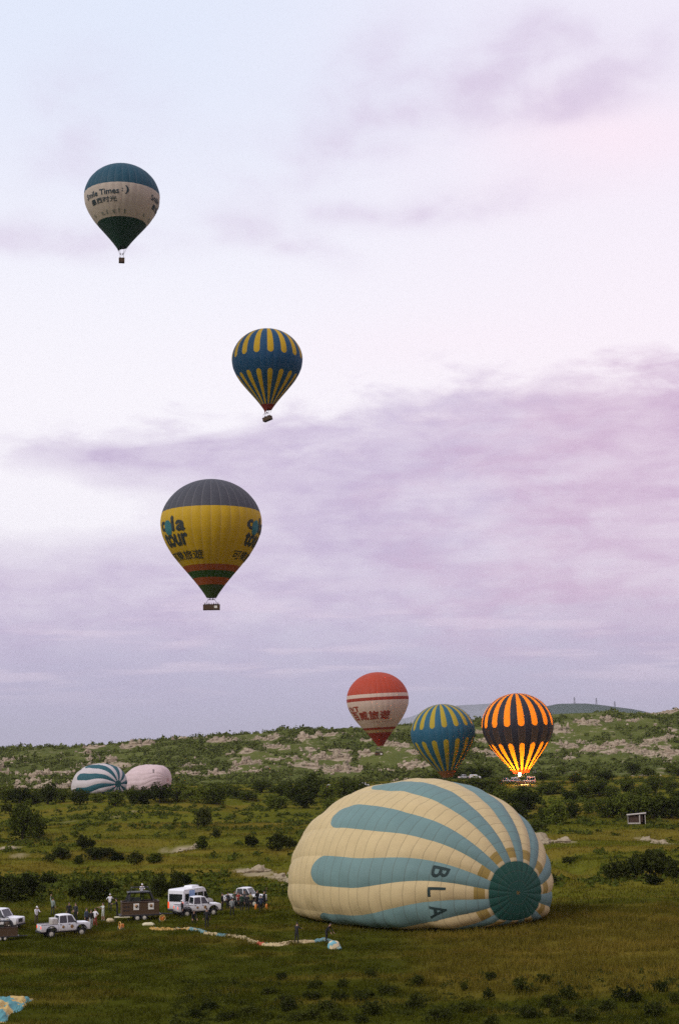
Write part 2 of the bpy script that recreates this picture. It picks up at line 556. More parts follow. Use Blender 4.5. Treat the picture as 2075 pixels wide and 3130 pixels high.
def rock_color():
    g = X.nt.nodes.new('ShaderNodeNewGeometry'); pos = X(g.outputs['Position']); x, y, z = sepx(pos)
    n = noise(comb(x, y, z * 3.0), 0.5, 6, 0.65, 0.4); n2 = noise(pos, 0.12, 3, 0.5)
    c = mixc(sstep(.3, .7, n), (0.15, 0.12, 0.075), (0.47, 0.39, 0.285))
    c = mixc(n2, c, mixc(0.5, c, (0.44, 0.34, 0.24)))
    return mixc(sstep(0.56, 0.66, noise(pos, 0.45, 4, 0.6)) * 0.75, c, (0.06, 0.075, 0.03))


M['rock'] = mat('rock', rock_color, 1.0, spec=0.0, bump=1.0, bscale=1.2)
M['far_hill'] = mat('far_hill', lambda: mixc(noise(tex('Object'), 0.01, 6, 0.6), (0.025, 0.045, 0.035), (0.06, 0.085, 0.055)), 1.0, spec=0.0)

# ================================================================== SETTING
# ------------------------------------------------------------------ ground sheet
SOIL = [  # (px, row, half width m, half depth m, strength) of bare pale earth
    (560, 2599, 4.5, 3.0, 1.0), (505, 2598, 2.5, 2.0, .7), (590, 2588, 1.6, 2.0, .8), (20, 2592, 3.0, 3.0, .8), (60, 2618, 2.5, 2.0, .5),
    (790, 2672, 3.2, 5.0, .9), (850, 2682, 2.6, 5.0, .8), (740, 2660, 2.0, 3.0, .6), (880, 2705, 1.6, 3.0, .7),
    (1654, 2573, 3.0, 5.0, 1.0), (1640, 2560, 2.4, 4.0, .8), (1714, 2572, 2.6, 4.0, .8), (1998, 2572, 4.5, 6.0, .9), (1960, 2565, 2.5, 4.0, .5), (2035, 2580, 2.5, 4.0, .5),
    (1610, 2402, 9.0, 8.0, .35), (215, 2510, 3, 4, .4), (345, 2498, 3, 3, .4), (405, 2482, 2, 4, .5)]
SOILW = [(spot(a, b), w, h_, s) for a, b, w, h_, s in SOIL]


TRACKS = [((spot(a, b).x, spot(a, b).y), (spot(c, e).x, spot(c, e).y)) for a, b, c, e in ((560, 3085, 1180, 2925), (30, 2905, 720, 2930), (660, 2830, 860, 2740))]


def dryness(x, y):
    n = fbm(x / 9, y / 9, 4, 61)
    dr = 0.62 * ss(-2, 12, x + n * 14) * ss(95, 104, y + n * 12) * (1 - ss(128, 165, y + n * 20))
    dr = dr + 0.75 * ss(-0.02, 0.20, fbm(x / 40, y / 12, 5, 71)) * ss(150, 200, y)
    for ta, tb in TRACKS:
        tl = math.hypot(tb[0] - ta[0], tb[1] - ta[1]); ux, uy = (tb[0] - ta[0]) / tl, (tb[1] - ta[1]) / tl
        al = (x - ta[0]) * ux + (y - ta[1]) * uy; ac = (x - ta[0]) * -uy + (y - ta[1]) * ux + 1.2 * np.sin(al / 9) + n * 1.5
        dr = dr + 0.45 * (np.exp(-((ac - .8) / .32) ** 2) + np.exp(-((ac + .8) / .32) ** 2)) * ss(-2, 3, al) * (1 - ss(tl - 3, tl + 2, al)) * ss(-.2, .15, n)
    dr = dr + 0.9 * np.exp(-((y - 340) / 22) ** 2) * ss(36, 50, x) * (1 - ss(64, 74, x))
    dr = dr + 0.7 * np.exp(-((y - 290) / 13) ** 2) * (1 - ss(-30, -4, x + n * 20)) * ss(-0.12, 0.10, n)
    dr = dr + 0.45 * ss(0.02, 0.2, fbm(x / 11, y / 2.6, 4, 77)) * (y < 160)
    return np.clip(dr, 0, 1)


def lush(x, y):
    return np.clip(1 - ss(140, 185, y + fbm(x / 20, y / 20, 3, 63) * 50), 0, 1)


def bare(x, y):
    s = np.zeros_like(np.asarray(x, float)); n = fbm(x / 3.0, y / 3.0, 4, 91)
    for p, w, h_, k in SOILW:
        q = ((x - p.x) / (w * .75)) ** 2 + ((y - p.y) / h_) ** 2
        s = np.maximum(s, k * np.clip(1.35 - q + n * 1.6, 0, 1))
    return s


def lines(*seg):
    o = []
    for a, b, st in seg: o += list(np.arange(a, b, st))
    return np.array(o)


gx = lines((60, 200, 3.2), (200, 600, 25), (600, 3000, 200), (3000, 31501, 1900))
gx = np.concatenate([-gx[::-1], lines((-60 + 1e-3, 60, 1.3)), gx])
gy = np.concatenate([lines((-3000, -200, 400), (-200, 60, 14), (60, 260, 1.0), (260, 660, 2.6), (660, 1000, 30), (1000, 3000, 250), (3000, 46001, 1500))])
GX, GY = np.meshgrid(gx, gy)
me = grid_mesh('ground', np.stack([GX, GY, ground(GX, GY)], -1))
fattr(me, 'dry', dryness(GX, GY)); fattr(me, 'soil', bare(GX, GY)); fattr(me, 'lush', lush(GX, GY))
ground_o = tag(link('ground', me, M['ground']), 'grassy valley floor with dry patches and bare pale earth', kind='structure')

# ------------------------------------------------------------------ rocky hillside and its outcrops
hx = lines((-330, 331, 1.9)); hy = lines((548, 850, 1.9), (850, 1010, 10))
HX, HY = np.meshgrid(hx, hy)
OUT = [  # (px, row, width m, height m) of pale outcrops that can be told apart
    (60, 2320, 6, 2.2), (20, 2323, 7, 2.4), (75, 2280, 7, 2.0), (120, 2283, 8, 2.2), (175, 2283, 8, 2.0), (265, 2301, 7, 4.2), (280, 2320, 6, 3.0), (270, 2340, 7, 2.6), (345, 2325, 13, 4.5), (320, 2340, 9, 3.0),
    (370, 2346, 14, 1.6), (420, 2275, 16, 4.0), (450, 2272, 10, 3.0), (395, 2284, 9, 2.5), (240, 2283, 12, 1.7), (290, 2282, 10, 1.6), (560, 2260, 11, 3.0), (600, 2262, 9, 2.6), (660, 2262, 10, 3.2), (680, 2258, 8, 2.6),
    (495, 2347, 7, 1.6), (580, 2345, 9, 1.8), (560, 2360, 6, 1.6), (660, 2363, 7, 2.2), (590, 2365, 9, 2.0), (500, 2363, 16, 1.4), (545, 2366, 12, 1.4),
    (20, 2365, 9, 4.0), (60, 2375, 9, 3.5), (110, 2372, 12, 4.5), (150, 2364, 14, 3.0), (195, 2366, 12, 2.2), (110, 2392, 10, 4.0), (60, 2400, 9, 4.5), (160, 2398, 14, 2.6), (205, 2405, 10, 3.5), (130, 2416, 9, 2.4), (185, 2424, 8, 2.2), (5, 2345, 6, 4), (45, 2424, 6, 2.4), (225, 2390, 6, 2.4),
    (645, 2265, 7, 2.6), (680, 2265, 8, 3.0), (725, 2262, 8, 2.4), (790, 2258, 9, 2.8), (830, 2258, 10, 4.0), (845, 2250, 7, 2.6), (935, 2255, 16, 5.0), (1010, 2247, 12, 2.8), (830, 2282, 10, 2.6), (760, 2295, 9, 1.8), (870, 2288, 6, 1.8),
    (655, 2362, 8, 3.0), (760, 2330, 10, 4.5), (740, 2335, 9, 4.0), (720, 2352, 6, 2.6), (785, 2330, 6, 2.4), (840, 2322, 7, 1.6), (905, 2318, 5, 2.4), (940, 2342, 14, 3.6), (965, 2340, 6, 4.0), (980, 2315, 11, 5.0), (1040, 2314, 12, 5.0), (1060, 2318, 6, 3.6),
    (1020, 2294, 11, 1.2), (1060, 2296, 8, 1.6), (950, 2287, 6, 1.2), (1000, 2352, 8, 1.8), (1020, 2358, 10, 3.0), (1035, 2345, 8, 2.6), (1065, 2352, 9, 5.5), (1085, 2358, 6, 2.6), (830, 2362, 5, 1.8), (780, 2360, 7, 1.8), (800, 2357, 3, 2.2),
    (1120, 2300, 9, 2.6), (1180, 2272, 7, 2.6), (1215, 2275, 8, 2.6), (1235, 2280, 6, 1.8), (1130, 2262, 6, 1.4), (1160, 2358, 8, 1.6), (1180, 2355, 9, 2.0), (1245, 2340, 10, 2.6), (1255, 2335, 8, 2.0), (1262, 2300, 6, 2.4), (1240, 2214, 6, 2.2), (1270, 2302, 6, 2.2),
    (1290, 2340, 8, 3.0), (1265, 2345, 6, 2.6), (1460, 2238, 6, 2.6), (1480, 2262, 10, 2.0), (1460, 2240, 7, 2.2), (1490, 2297, 10, 2.0), (1505, 2308, 9, 2.6), (1475, 2266, 8, 2.0), (1450, 2290, 6, 1.6),
    (1705, 2232, 9, 6.0), (1690, 2222, 6, 3.5), (1725, 2240, 5, 3.0), (1775, 2207, 9, 3.6), (1790, 2212, 6, 3.0), (1815, 2204, 8, 1.6), (1822, 2214, 4, 2.6), (1860, 2202, 7, 4.0), (1855, 2194, 4, 1.8), (1930, 2202, 8, 2.0), (1955, 2182, 6, 1.4), (2030, 2180, 12, 1.8), (2060, 2172, 10, 2.4), (2040, 2235, 10, 2.4), (2025, 2232, 6, 1.6),
    (1715, 2275, 6, 3.6), (1745, 2280, 7, 2.6), (1755, 2284, 5, 2.2), (1810, 2285, 8, 2.4), (1800, 2296, 7, 2.2), (1880, 2275, 12, 3.2), (1900, 2272, 8, 3.4), (1920, 2292, 9, 3.0), (1945, 2298, 9, 2.6), (1965, 2296, 6, 2.0), (1985, 2268, 9, 2.4), (2000, 2262, 10, 2.0), (1970, 2274, 7, 1.2), (2030, 2258, 8, 2.0), (2045, 2250, 6, 1.6),
    (2045, 2296, 10, 3.4), (2060, 2302, 8, 3.0), (2035, 2310, 7, 2.2), (1990, 2302, 8, 1.8), (1860, 2300, 8, 1.6), (1840, 2288, 6, 2.2), (1775, 2300, 5, 1.4), (2010, 2285, 7, 1.4), (1735, 2318, 6, 1.4), (2050, 2330, 6, 1.4)]
OUTW = []
for a, b, w, h_ in OUT:
    p = spot(a, b, 560, 860)
    if p.y > 552: OUTW.append((p, w, h_))
rk = np.zeros_like(HX)
for p, w, h_ in OUTW:
    q = ((HX - p.x) / (w * 0.55)) ** 2 + ((HY - p.y) / (w * 0.6)) ** 2
    rk = np.maximum(rk, np.clip(1.3 - q, 0, 1))
me = grid_mesh('hillside', np.stack([HX, HY, hill(HX, HY)], -1)); fattr(me, 'rock', rk)
hillside = tag(link('hillside', me, M['hill']), 'scrubby hillside with pale eroded rock outcrops', kind='structure')


def outcrop_points(seed):
    """eroded tuff: steep fluted sides, broken top"""
    nu, nv = 34, 9
    P = np.zeros((nv, nu, 3)); ph = seed * 7.7
    a = np.linspace(0, 2 * np.pi, nu); ca, sa = np.cos(a), np.sin(a)
    for j in range(nv):
        t = j / (nv - 1)
        rr = (1 - t ** 4.0) ** 0.6 if j < nv - 1 else 0.0
        k = 1 + 1.1 * fbm(ph + ca * 1.3, sa * 1.3 + t * .4, 3, seed) + 0.75 * fbm(ph + ca * 5, sa * 5 + t * 1.5, 2, seed + 3) + .10 * math.sin(t * 15 + seed)
        top = 1 + 1.5 * fbm(ph + ca * rr * 2.2, sa * rr * 2.2 + 9, 3, seed + 5)
        P[j] = np.stack([ca * rr * .5 * k, sa * rr * .5 * k, t * top * (1 + .45 * ca * math.sin(seed * 2.1)) - .15], -1)
    return P


RP = [outcrop_points(s) for s in range(8)]
rocks = [grid_mesh('rock_outcrop', P_, smooth=False) for P_ in RP]
rub = []
for i, (p, w, h_) in enumerate(OUTW):
    n_ = 4 if w > 8 else 3
    for k in range(n_):
        f = (1.0, 0.7, 0.5, 0.45)[k] * random.uniform(.8, 1.1)
        ox = (0 if k == 0 else random.uniform(-0.62, 0.62) * w); oy = (0 if k == 0 else random.uniform(-4, 4))
        o = link('rock_outcrop', rocks[(i * 3 + k) % 8], M['rock'], hillside) if k < 2 else None
        loc_ = (p.x + ox, p.y + oy, gz(p.x + ox, p.y + oy) - 0.2)
        sc_ = (w * 0.46 * f, w * 0.30 * f, h_ * 0.62 * (1 if k == 0 else random.uniform(.45, .95)))
        rz_ = random.uniform(-0.5, 0.5) + (math.pi if random.random() < .5 else 0)
        if o: o.location = loc_; o.scale = sc_; o.rotation_euler = (0, 0, rz_)
        else: rub.append((loc_, sc_, rz_, (i + k) % 8))
    for k in range(7):  # broken blocks round about
        ox, oy = random.gauss(0, .7) * w, random.gauss(0, 6)
        g_ = random.uniform(.5, 1.6)
        rub.append(((p.x + ox, p.y + oy, gz(p.x + ox, p.y + oy) - .1), (g_ * 1.5, g_, g_ * random.uniform(.4, 1.0)), random.uniform(0, 6.28), (i + k) % 8))
pts, fcs = [], []
for loc_, sc_, rz_, q in rub:
    T_ = RP[q][::2, ::2]; nv, nu = T_.shape[:2]; b0 = sum(len(x) for x in pts)
    c_, s_ = math.cos(rz_), math.sin(rz_); v_ = T_.reshape(-1, 3) * np.array(sc_)
    pts.append(np.stack([v_[:, 0] * c_ - v_[:, 1] * s_, v_[:, 0] * s_ + v_[:, 1] * c_, v_[:, 2]], -1) + np.array(loc_))
    for j in range(nv - 1):
        for i in range(nu - 1): a_ = b0 + j * nu + i; fcs.append((a_, a_ + 1, a_ + nu + 1, a_ + nu))
me = bpy.data.meshes.new('rock_rubble'); me.from_pydata(np.concatenate(pts).tolist(), [], fcs); me.update()
link('rock_rubble', me, M['rock'], hillside)['kind'] = 'stuff'

M['bank'] = mat('pale_earth', lambda: mixc(noise(tex('Object'), 2.5, 5, 0.65), (0.17, 0.13, 0.07), (0.46, 0.39, 0.27)), 1.0, spec=0.0, bump=1.0, bscale=3.0)
for i, (a, b, w, h_) in enumerate([(745, 2668, 1.6, .6), (775, 2666, 2.2, .9), (808, 2664, 1.8, .7), (850, 2684, 1.6, .7), (878, 2694, 2.0, 1.1), (893, 2706, 1.4, .8), (1650, 2576, 2.4, 1.6), (1634, 2566, 1.6, 1.2), (1668, 2580, 1.4, .8), (1712, 2574, 2.6, .8), (1985, 2572, 2.4, .7), (2010, 2578, 2.4, .6), (590, 2596, 1.6, .8), (575, 2599, 2.4, .4), (25, 2594, 2.4, .4)]):
    o = link('earth_bank', grid_mesh('earth_bank', RP[i % 8], smooth=False), M['bank'], ground_o); p = spot(a, b)
    o.location = (p.x, p.y, p.z - .05); o.scale = (w * 1.3, w * .9, h_); o.rotation_euler = (0, 0, random.uniform(-.4, .4))

# ------------------------------------------------------------------ far ridges


def ridge(name, pts, Y, thick, label):
    """a far hill: crest through the given sight points at depth Y, falling away on both sides"""
    xs = np.array([at(a, b, Y).x for a, b in pts]); zs = np.array([at(a, b, Y).z for a, b in pts])
    nx = 160; xx = np.linspace(xs[0], xs[-1], nx); zz = np.interp(xx, xs, zs) + fbm(xx / 300, xx * 0 + 3, 4, 5) * 22
    vv = np.linspace(-1, 1, 25)
    P = np.zeros((25, nx, 3))
    for j, v in enumerate(vv):
        f = (1 - abs(v) ** 1.4)
        P[j, :, 0] = xx; P[j, :, 1] = Y + v * thick
        P[j, :, 2] = -60 + (zz + 60) * f + fbm(xx / 220, xx * 0 + v * 5, 4, 8) * 40 * (1 - f) * 2
    return tag(link(name, grid_mesh(name, P), M['far_hill']), label, kind='structure')


ridge('far_hill', [(1480, 2300), (1570, 2215), (1610, 2180), (1640, 2163), (1700, 2152), (1790, 2149), (1850, 2155), (1920, 2165), (1960, 2174), (2100, 2215), (2500, 2300)], 8600, 1900, 'dark blue green hill with pylons behind the ridge')
ridge('distant_mountain', [(900, 2300), (1100, 2225), (1250, 2192), (1310, 2170), (1400, 2156), (1500, 2150), (1600, 2156), (1750, 2178), (1950, 2215), (2300, 2300)], 40000, 6000, 'pale hazy mountain far behind the blue balloon')

# haze: even pale air round everything on the ground
hb = MB(); hb.box((0, 23400, 330), (64000, 47000, 1340))
hm = bpy.data.materials.new('haze'); hm.use_nodes = True
hn = hm.node_tree
for n in list(hn.nodes): hn.nodes.remove(n)
hv = hn.nodes.new('ShaderNodeVolumePrincipled'); hv.inputs['Color'].default_value = (0.86, 0.88, 0.97, 1); hv.inputs['Density'].default_value = 0.00003
ho = hn.nodes.new('ShaderNodeOutputMaterial'); hn.links.new(hv.outputs[0], ho.inputs['Volume'])
tag(hb.build('haze', hm), 'thin pale morning haze in the valley', kind='stuff')

# ================================================================== VEGETATION
def crown_mesh(name, seed, rx, rz, z0, leaves, size, clumps=26, low=False):
    """uneven crown: leaf-sized faces gathered in clumps, gaps between them"""
    r = np.random.default_rng(seed)
    C = []
    while len(C) < clumps:
        p = r.uniform(-1, 1, 3)
        q = np.linalg.norm(p)
        if q > 1 or q < 0.35: continue
        if low and p[2] < -0.2: continue
        C.append(p)
    C = np.array(C) * np.array([rx, rx, rz]) * r.uniform(0.75, 1.08, (clumps, 1))
    rad = r.uniform(0.24, 0.46, clumps) * min(rx, rz) * 1.05
    k = r.integers(0, clumps, leaves)
    d = r.normal(size=(leaves, 3)); d /= np.linalg.norm(d, axis=1)[:, None]
    pos = C[k] + d * (rad[k] * r.uniform(0.35, 1.0, leaves) ** 0.5)[:, None]
    core = r.normal(size=(leaves // 6, 3)); core *= np.array([rx, rx, rz]) * 0.30
    pos[:leaves // 6] = core
    n = r.normal(size=(leaves, 3)) + d * 0.8 + np.array([0, 0, 0.5]); n /= np.linalg.norm(n, axis=1)[:, None]
    a = np.cross(n, r.normal(size=(leaves, 3))); a /= np.linalg.norm(a, axis=1)[:, None]; b = np.cross(n, a)
    s = size * r.uniform(0.6, 1.4, leaves)[:, None]
    V = np.stack([pos - a * s, pos - b * s * 0.6, pos + a * s, pos + b * s * 0.6], 1)
    V[:, :, 2] += z0
    V[:, :, 2] = np.maximum(V[:, :, 2], 0.02)
    return tri_soup(name, V, 4)


def trunk_mesh(name, seed, h, rad, spread, limbs=5):
    r = random.Random(seed); mb = MB()
    top = Vector((r.uniform(-.2, .2), r.uniform(-.2, .2), h * 0.75))
    mb.tube([(0, 0, -0.3), (0.03, 0.02, h * 0.25), top * 0.75, top], [rad * 1.5, rad, rad * 0.7, rad * 0.35], 7)
    for k in range(limbs):
        a = k * 6.283 / limbs + r.uniform(-.4, .4); b = Vector((0, 0, h * r.uniform(0.22, 0.5)))
        e = Vector((math.cos(a) * spread, math.sin(a) * spread, h * r.uniform(0.55, 0.85)))
        mb.tube([b, (b + e) / 2 + Vector((0, 0, 0.1 * h)), e], [rad * 0.55, rad * 0.35, rad * 0.12], 5)
    me = bpy.data.meshes.new(name); me.from_pydata(mb.v, [], mb.f); me.update(); return me


TREE = [(crown_mesh('crown', 100 + i, 2.3, 2.05, 2.25, 1900, 0.20, 38), trunk_mesh('trunk', i, 3.4, 0.16, 1.5)) for i in range(5)]
BUSH = [(crown_mesh('crown', 200 + i, 1.5, 1.0, 0.72, 1100, 0.14, 24, True), trunk_mesh('stem', 40 + i, 1.2, 0.05, 0.9, 6)) for i in range(4)]
LOWS = [(crown_mesh('crown', 300 + i, 0.62, 0.42, 0.26, 700, 0.055, 20, True), trunk_mesh('stem', 70 + i, 0.6, 0.02, 0.4, 5)) for i in range(4)]
ORD = ['first', 'second', 'third', 'fourth', 'fifth', 'sixth', 'seventh', 'eighth', 'ninth', 'tenth', 'eleventh', 'twelfth', 'thirteenth', 'fourteenth', 'fifteenth', 'sixteenth', 'seventeenth', 'eighteenth', 'nineteenth', 'twentieth',
       'twenty-first', 'twenty-second', 'twenty-third', 'twenty-fourth', 'twenty-fifth', 'twenty-sixth', 'twenty-seventh', 'twenty-eighth', 'twenty-ninth', 'thirtieth']


def plant(kind, items, what, where, cat, group, leaf='leaf'):
    """items: (px, base row, width px, height px)"""
    protos, bw, bh, nm, tn = {'tree': (TREE, 4.9, 4.5, 'tree', 'trunk'), 'bush': (BUSH, 3.2, 1.75, 'bush', 'stem'), 'low': (LOWS, 1.3, 0.72, 'low_shrub', 'stem')}[kind]
    items = sorted(items); n = len(items)
    for i, (px, py, w, h_) in enumerate(items):
        p = spot(px, py); sc = p.y / FPX
        root = empty(nm, (p.x, p.y, p.z - 0.05), random.uniform(0, 6.28))
        k_ = random.uniform(.88, 1.12) if kind == 'tree' else 1.0
        sx, sz = w * sc / bw * k_, h_ * sc / bh * k_
        root.scale = (sx, sx * random.uniform(.9, 1.1), sz)
        k = random.randrange(len(protos))
        link(tn, protos[k][1], M['bark'], root)
        c = link('crown', protos[k][0], None, root)
        if not protos[k][0].materials: protos[k][0].materials.append(M[leaf])
        lab = f'{what}, {ORD[i]} from the left {where}' if n > 1 else f'{what} {where}'
        tag(root, lab, cat, group)


plant('tree', [(18, 2452, 60, 46), (62, 2455, 62, 44), (108, 2456, 56, 46), (148, 2458, 70, 60), (196, 2452, 56, 36), (246, 2460, 66, 48), (300, 2452, 52, 30), (352, 2464, 78, 60), (405, 2455, 66, 54), (438, 2458, 70, 52), (490, 2452, 70, 52), (540, 2452, 64, 50), (582, 2452, 66, 48), (625, 2456, 70, 62), (665, 2458, 66, 52)],
      'dark bushy tree', 'in the row below the half-inflated balloons', 'tree', 'trees in the row below the half-inflated balloons')
plant('tree', [(30, 2425, 34, 30), (655, 2424, 62, 40), (700, 2430, 50, 34), (725, 2440, 60, 30), (800, 2422, 66, 36), (760, 2445, 60, 26), (862, 2440, 76, 50), (905, 2446, 90, 62), (960, 2434, 84, 64), (1010, 2445, 90, 56), (1060, 2430, 96, 60), (1095, 2450, 80, 60), (930, 2470, 84, 50), (850, 2470, 70, 40), (1015, 2482, 70, 46)],
      'dark round tree', 'in the grove beside the big balloon', 'tree', 'grove of trees left of the big lying balloon')
plant('tree', [(1330, 2385, 44, 26), (1395, 2378, 56, 30), (1440, 2366, 44, 22), (1480, 2380, 76, 44), (1518, 2402, 36, 22), (1516, 2424, 66, 28), (1470, 2418, 90, 40), (1660, 2384, 64, 28), (1662, 2426, 76, 34), (1586, 2442, 70, 28), (1695, 2428, 70, 46), (1545, 2462, 90, 60), (1610, 2475, 96, 60), (1578, 2505, 70, 50)],
      'dark leafy tree', 'among those around the glowing balloon', 'tree', 'trees around the glowing balloon')
plant('tree', [(1712, 2366, 36, 24), (1815, 2376, 42, 30), (1936, 2368, 54, 34), (2046, 2362, 44, 30), (1760, 2392, 50, 30), (1980, 2372, 50, 26), (2070, 2372, 46, 30), (1850, 2388, 60, 30)],
      'small dark tree', 'scattered along the foot of the right hillside', 'tree', 'trees along the foot of the right hillside')
plant('tree', [(1780, 2440, 84, 60), (1830, 2432, 90, 56), (1740, 2450, 60, 40), (1916, 2428, 70, 56), (1875, 2440, 60, 40), (2003, 2424, 80, 56), (2050, 2424, 60, 50), (1960, 2438, 60, 36), (2068, 2450, 60, 40)],
      'tall dark tree', 'in the upper row on the right', 'tree', 'upper row of trees on the right')
plant('tree', [(1700, 2520, 84, 76), (1665, 2512, 60, 60), (1745, 2500, 60, 50), (1860, 2500, 70, 60), (1900, 2502, 100, 86), (1950, 2502, 100, 84), (2000, 2500, 96, 70), (2050, 2500, 90, 70), (1800, 2490, 60, 40), (1640, 2540, 56, 30)],
      'broad dark tree', 'in the lower row near the white hut', 'tree', 'lower row of trees near the white hut')
plant('tree', [(70, 2575, 100, 118), (110, 2560, 60, 70)], 'large dark tree', 'standing alone in the left field', 'tree', 'large trees alone in the left field')
plant('bush', [(30, 2755, 120, 74), (92, 2742, 100, 70), (150, 2706, 60, 36)], 'dark dense bush', 'behind the parked vehicles at the left edge', 'bush', 'bushes at the left edge', 'leaf_fore')
plant('bush', [(250, 2752, 90, 56), (300, 2758, 90, 66), (345, 2728, 60, 34), (490, 2742, 70, 62), (535, 2735, 60, 66), (565, 2712, 56, 40)], 'dark scrubby bush', 'behind the row of people and vehicles', 'bush', 'bushes behind the people and vehicles', 'leaf_fore')
plant('bush', [(263, 2600, 74, 46), (625, 2528, 60, 54), (618, 2598, 54, 40), (770, 2590, 56, 36), (850, 2600, 70, 50), (885, 2596, 60, 40), (20, 2486, 40, 30), (660, 2560, 40, 24)],
      'dark rounded bush', 'dotted over the left meadow', 'bush', 'bushes dotted over the left meadow')
plant('bush', [(192, 2626, 74, 34), (290, 2628, 84, 36), (357, 2634, 60, 26), (415, 2642, 66, 36), (473, 2640, 60, 30), (150, 2634, 50, 24), (240, 2640, 50, 24), (330, 2616, 50, 24)],
      'low leafy bush', 'in the loose hedge across the left meadow', 'bush', 'loose hedge across the left meadow', 'leaf_far')
plant('bush', [(1880, 2690, 96, 56), (1935, 2684, 84, 60), (1985, 2686, 110, 84), (2030, 2676, 90, 60), (2065, 2690, 80, 60), (1850, 2676, 60, 36), (1950, 2660, 70, 36), (1990, 2640, 50, 44), (1740, 2642, 56, 24), (1690, 2700, 60, 30), (2000, 2705, 70, 30)],
      'dark thick bush', 'in the thicket at the right edge', 'bush', 'thicket at the right edge')
plant('low', [(1492, 3056, 40, 38), (1274, 3016, 56, 38), (1187, 3040, 76, 34), (1108, 3058, 80, 36), (1134, 3102, 90, 46), (1264, 3082, 80, 46), (1337, 3124, 80, 44), (1426, 3096, 76, 38), (1592, 3036, 60, 52), (1618, 3114, 66, 44), (1678, 3080, 66, 44), (1735, 3056, 60, 46), (1784, 3122, 90, 50), (1917, 3062, 90, 48), (2016, 3030, 66, 36), (2003, 3108, 100, 56), (1048, 3022, 50, 36), (1499, 2996, 50, 28), (1658, 3006, 56, 32), (1420, 3030, 30, 30), (1499, 3132, 50, 30), (1134, 2988, 56, 28), (2063, 3072, 50, 46), (1711, 3106, 60, 40), (1100, 3126, 60, 30), (1850, 3090, 60, 36)],
      'dark low shrub', 'on the near slope at bottom right', 'shrub', 'low shrubs on the near slope', 'leaf_fore')
plant('low', [(600, 3112, 60, 30), (760, 3104, 70, 30), (640, 3086, 60, 26), (700, 3118, 66, 30), (905, 3122, 70, 34), (955, 3056, 66, 32), (1000, 3090, 76, 40), (868, 3066, 66, 30), (1040, 3060, 60, 34), (1030, 3118, 76, 40), (820, 3040, 56, 26), (880, 3088, 76, 34), (960, 3116, 70, 36), (860, 2994, 50, 24), (960, 3020, 60, 28)], 'dull low shrub', 'on the near slope at bottom centre', 'shrub', 'low shrubs at bottom centre', 'leaf_fore')
plant('tree', [(58, 2282, 18, 20), (138, 2279, 20, 22), (330, 2271, 20, 22), (555, 2256, 14, 12), (905, 2232, 16, 14), (948, 2228, 22, 16), (1022, 2224, 16, 12), (245, 2284, 14, 12), (10, 2290, 14, 12), (378, 2270, 14, 12), (700, 2248, 14, 10), (1070, 2221, 26, 14), (1110, 2219, 30, 16)],
      'small lone tree', 'on the skyline of the hill', 'tree', 'lone trees on the skyline of the hill', 'leaf')


# ------------------------------------------------------------------ uncountable scrub and grass
def scatter_bushes(pts, w, h_, per, size, seed):
    """pts (n,3), w, h_ (n): every bush a handful of leaf-clump faces"""
    r = np.random.default_rng(seed); n = len(pts)
    d = r.normal(size=(n, per, 3)); d /= np.linalg.norm(d, axis=2)[..., None]
    d[..., 2] = np.abs(d[..., 2])
    q = r.uniform(0.45, 1.0, (n, per, 1)) ** 0.6
    lump = 1 + 0.35 * r.normal(size=(n, per, 1)) * 0.6
    pos = d * q * lump * np.stack([w * .5, w * .5, h_], -1)[:, None, :] + pts[:, None, :]
    nn = d + r.normal(size=(n, per, 3)) * 0.55; nn /= np.linalg.norm(nn, axis=2)[..., None]
    a = np.cross(nn, r.normal(size=(n, per, 3))); a /= np.linalg.norm(a, axis=2)[..., None]; b = np.cross(nn, a)
    s = (size * w)[:, None, None] * r.uniform(0.6, 1.4, (n, per, 1))
    V = np.stack([pos - a * s, pos - b * s * .7, pos + a * s, pos + b * s * .7], 2)
    return V.reshape(-1, 4, 3)


n = 30000
y = 556 + (CREST + 14 - 556) * rng.random(n); x = rng.uniform(-0.30, 0.30, n) * y
dens = 0.50 + 2.6 * fbm(x / 26, y / 22, 4, 81) - 0.0008 * (y - 560)
for p, w, h_ in OUTW:
    q = ((x - p.x) / (w * 0.50)) ** 2 + ((y - p.y + 3.5 * h_) / (5.0 * h_ + 2)) ** 2
    dens = np.where(q < 1, dens - 0.75, dens)
keep = rng.random(n) < dens
x, y = x[keep], y[keep]
bw = rng.uniform(1.2, 3.4, len(x)) * (1 + 0.9 * (rng.random(len(x)) < 0.10))
V = scatter_bushes(np.stack([x, y, terrain(x, y) - 0.1], -1), bw, bw * rng.uniform(0.40, 0.68, len(x)), 26, 0.17, 5)
o = link('hillside_scrub', tri_soup('hillside_scrub', V, 4), M['leaf_far']); tag(o, 'green scrub covering the rocky hillside', 'scrub', kind='stuff')

n = 42000
y = 165 + 400 * rng.random(n) ** 0.9; x = rng.uniform(-0.30, 0.30, n) * y
rows = 0.5 + 0.5 * np.sin(y / 3.4 + fbm(x / 30, y / 60, 2, 5) * 6)
dens = 0.13 + 1.7 * fbm(x / 34, y / 14, 4, 85) + 0.35 * rows * ss(270, 300, y) * (1 - ss(360, 390, y)) - 0.4 * (dryness(x, y) > 0.5) - 0.8 * bare(x, y) + 0.06 * ss(430, 500, y)
keep = rng.random(n) < dens
x, y = x[keep], y[keep]
bw = rng.uniform(0.6, 2.0, len(x))
V = scatter_bushes(np.stack([x, y, terrain(x, y) - 0.08], -1), bw, bw * rng.uniform(0.3, 0.6, len(x)), 26, 0.16, 6)
o = link('valley_scrub', tri_soup('valley_scrub', V, 4), M['leaf']); tag(o, 'low scrub and weeds over the valley floor', 'scrub', kind='stuff')


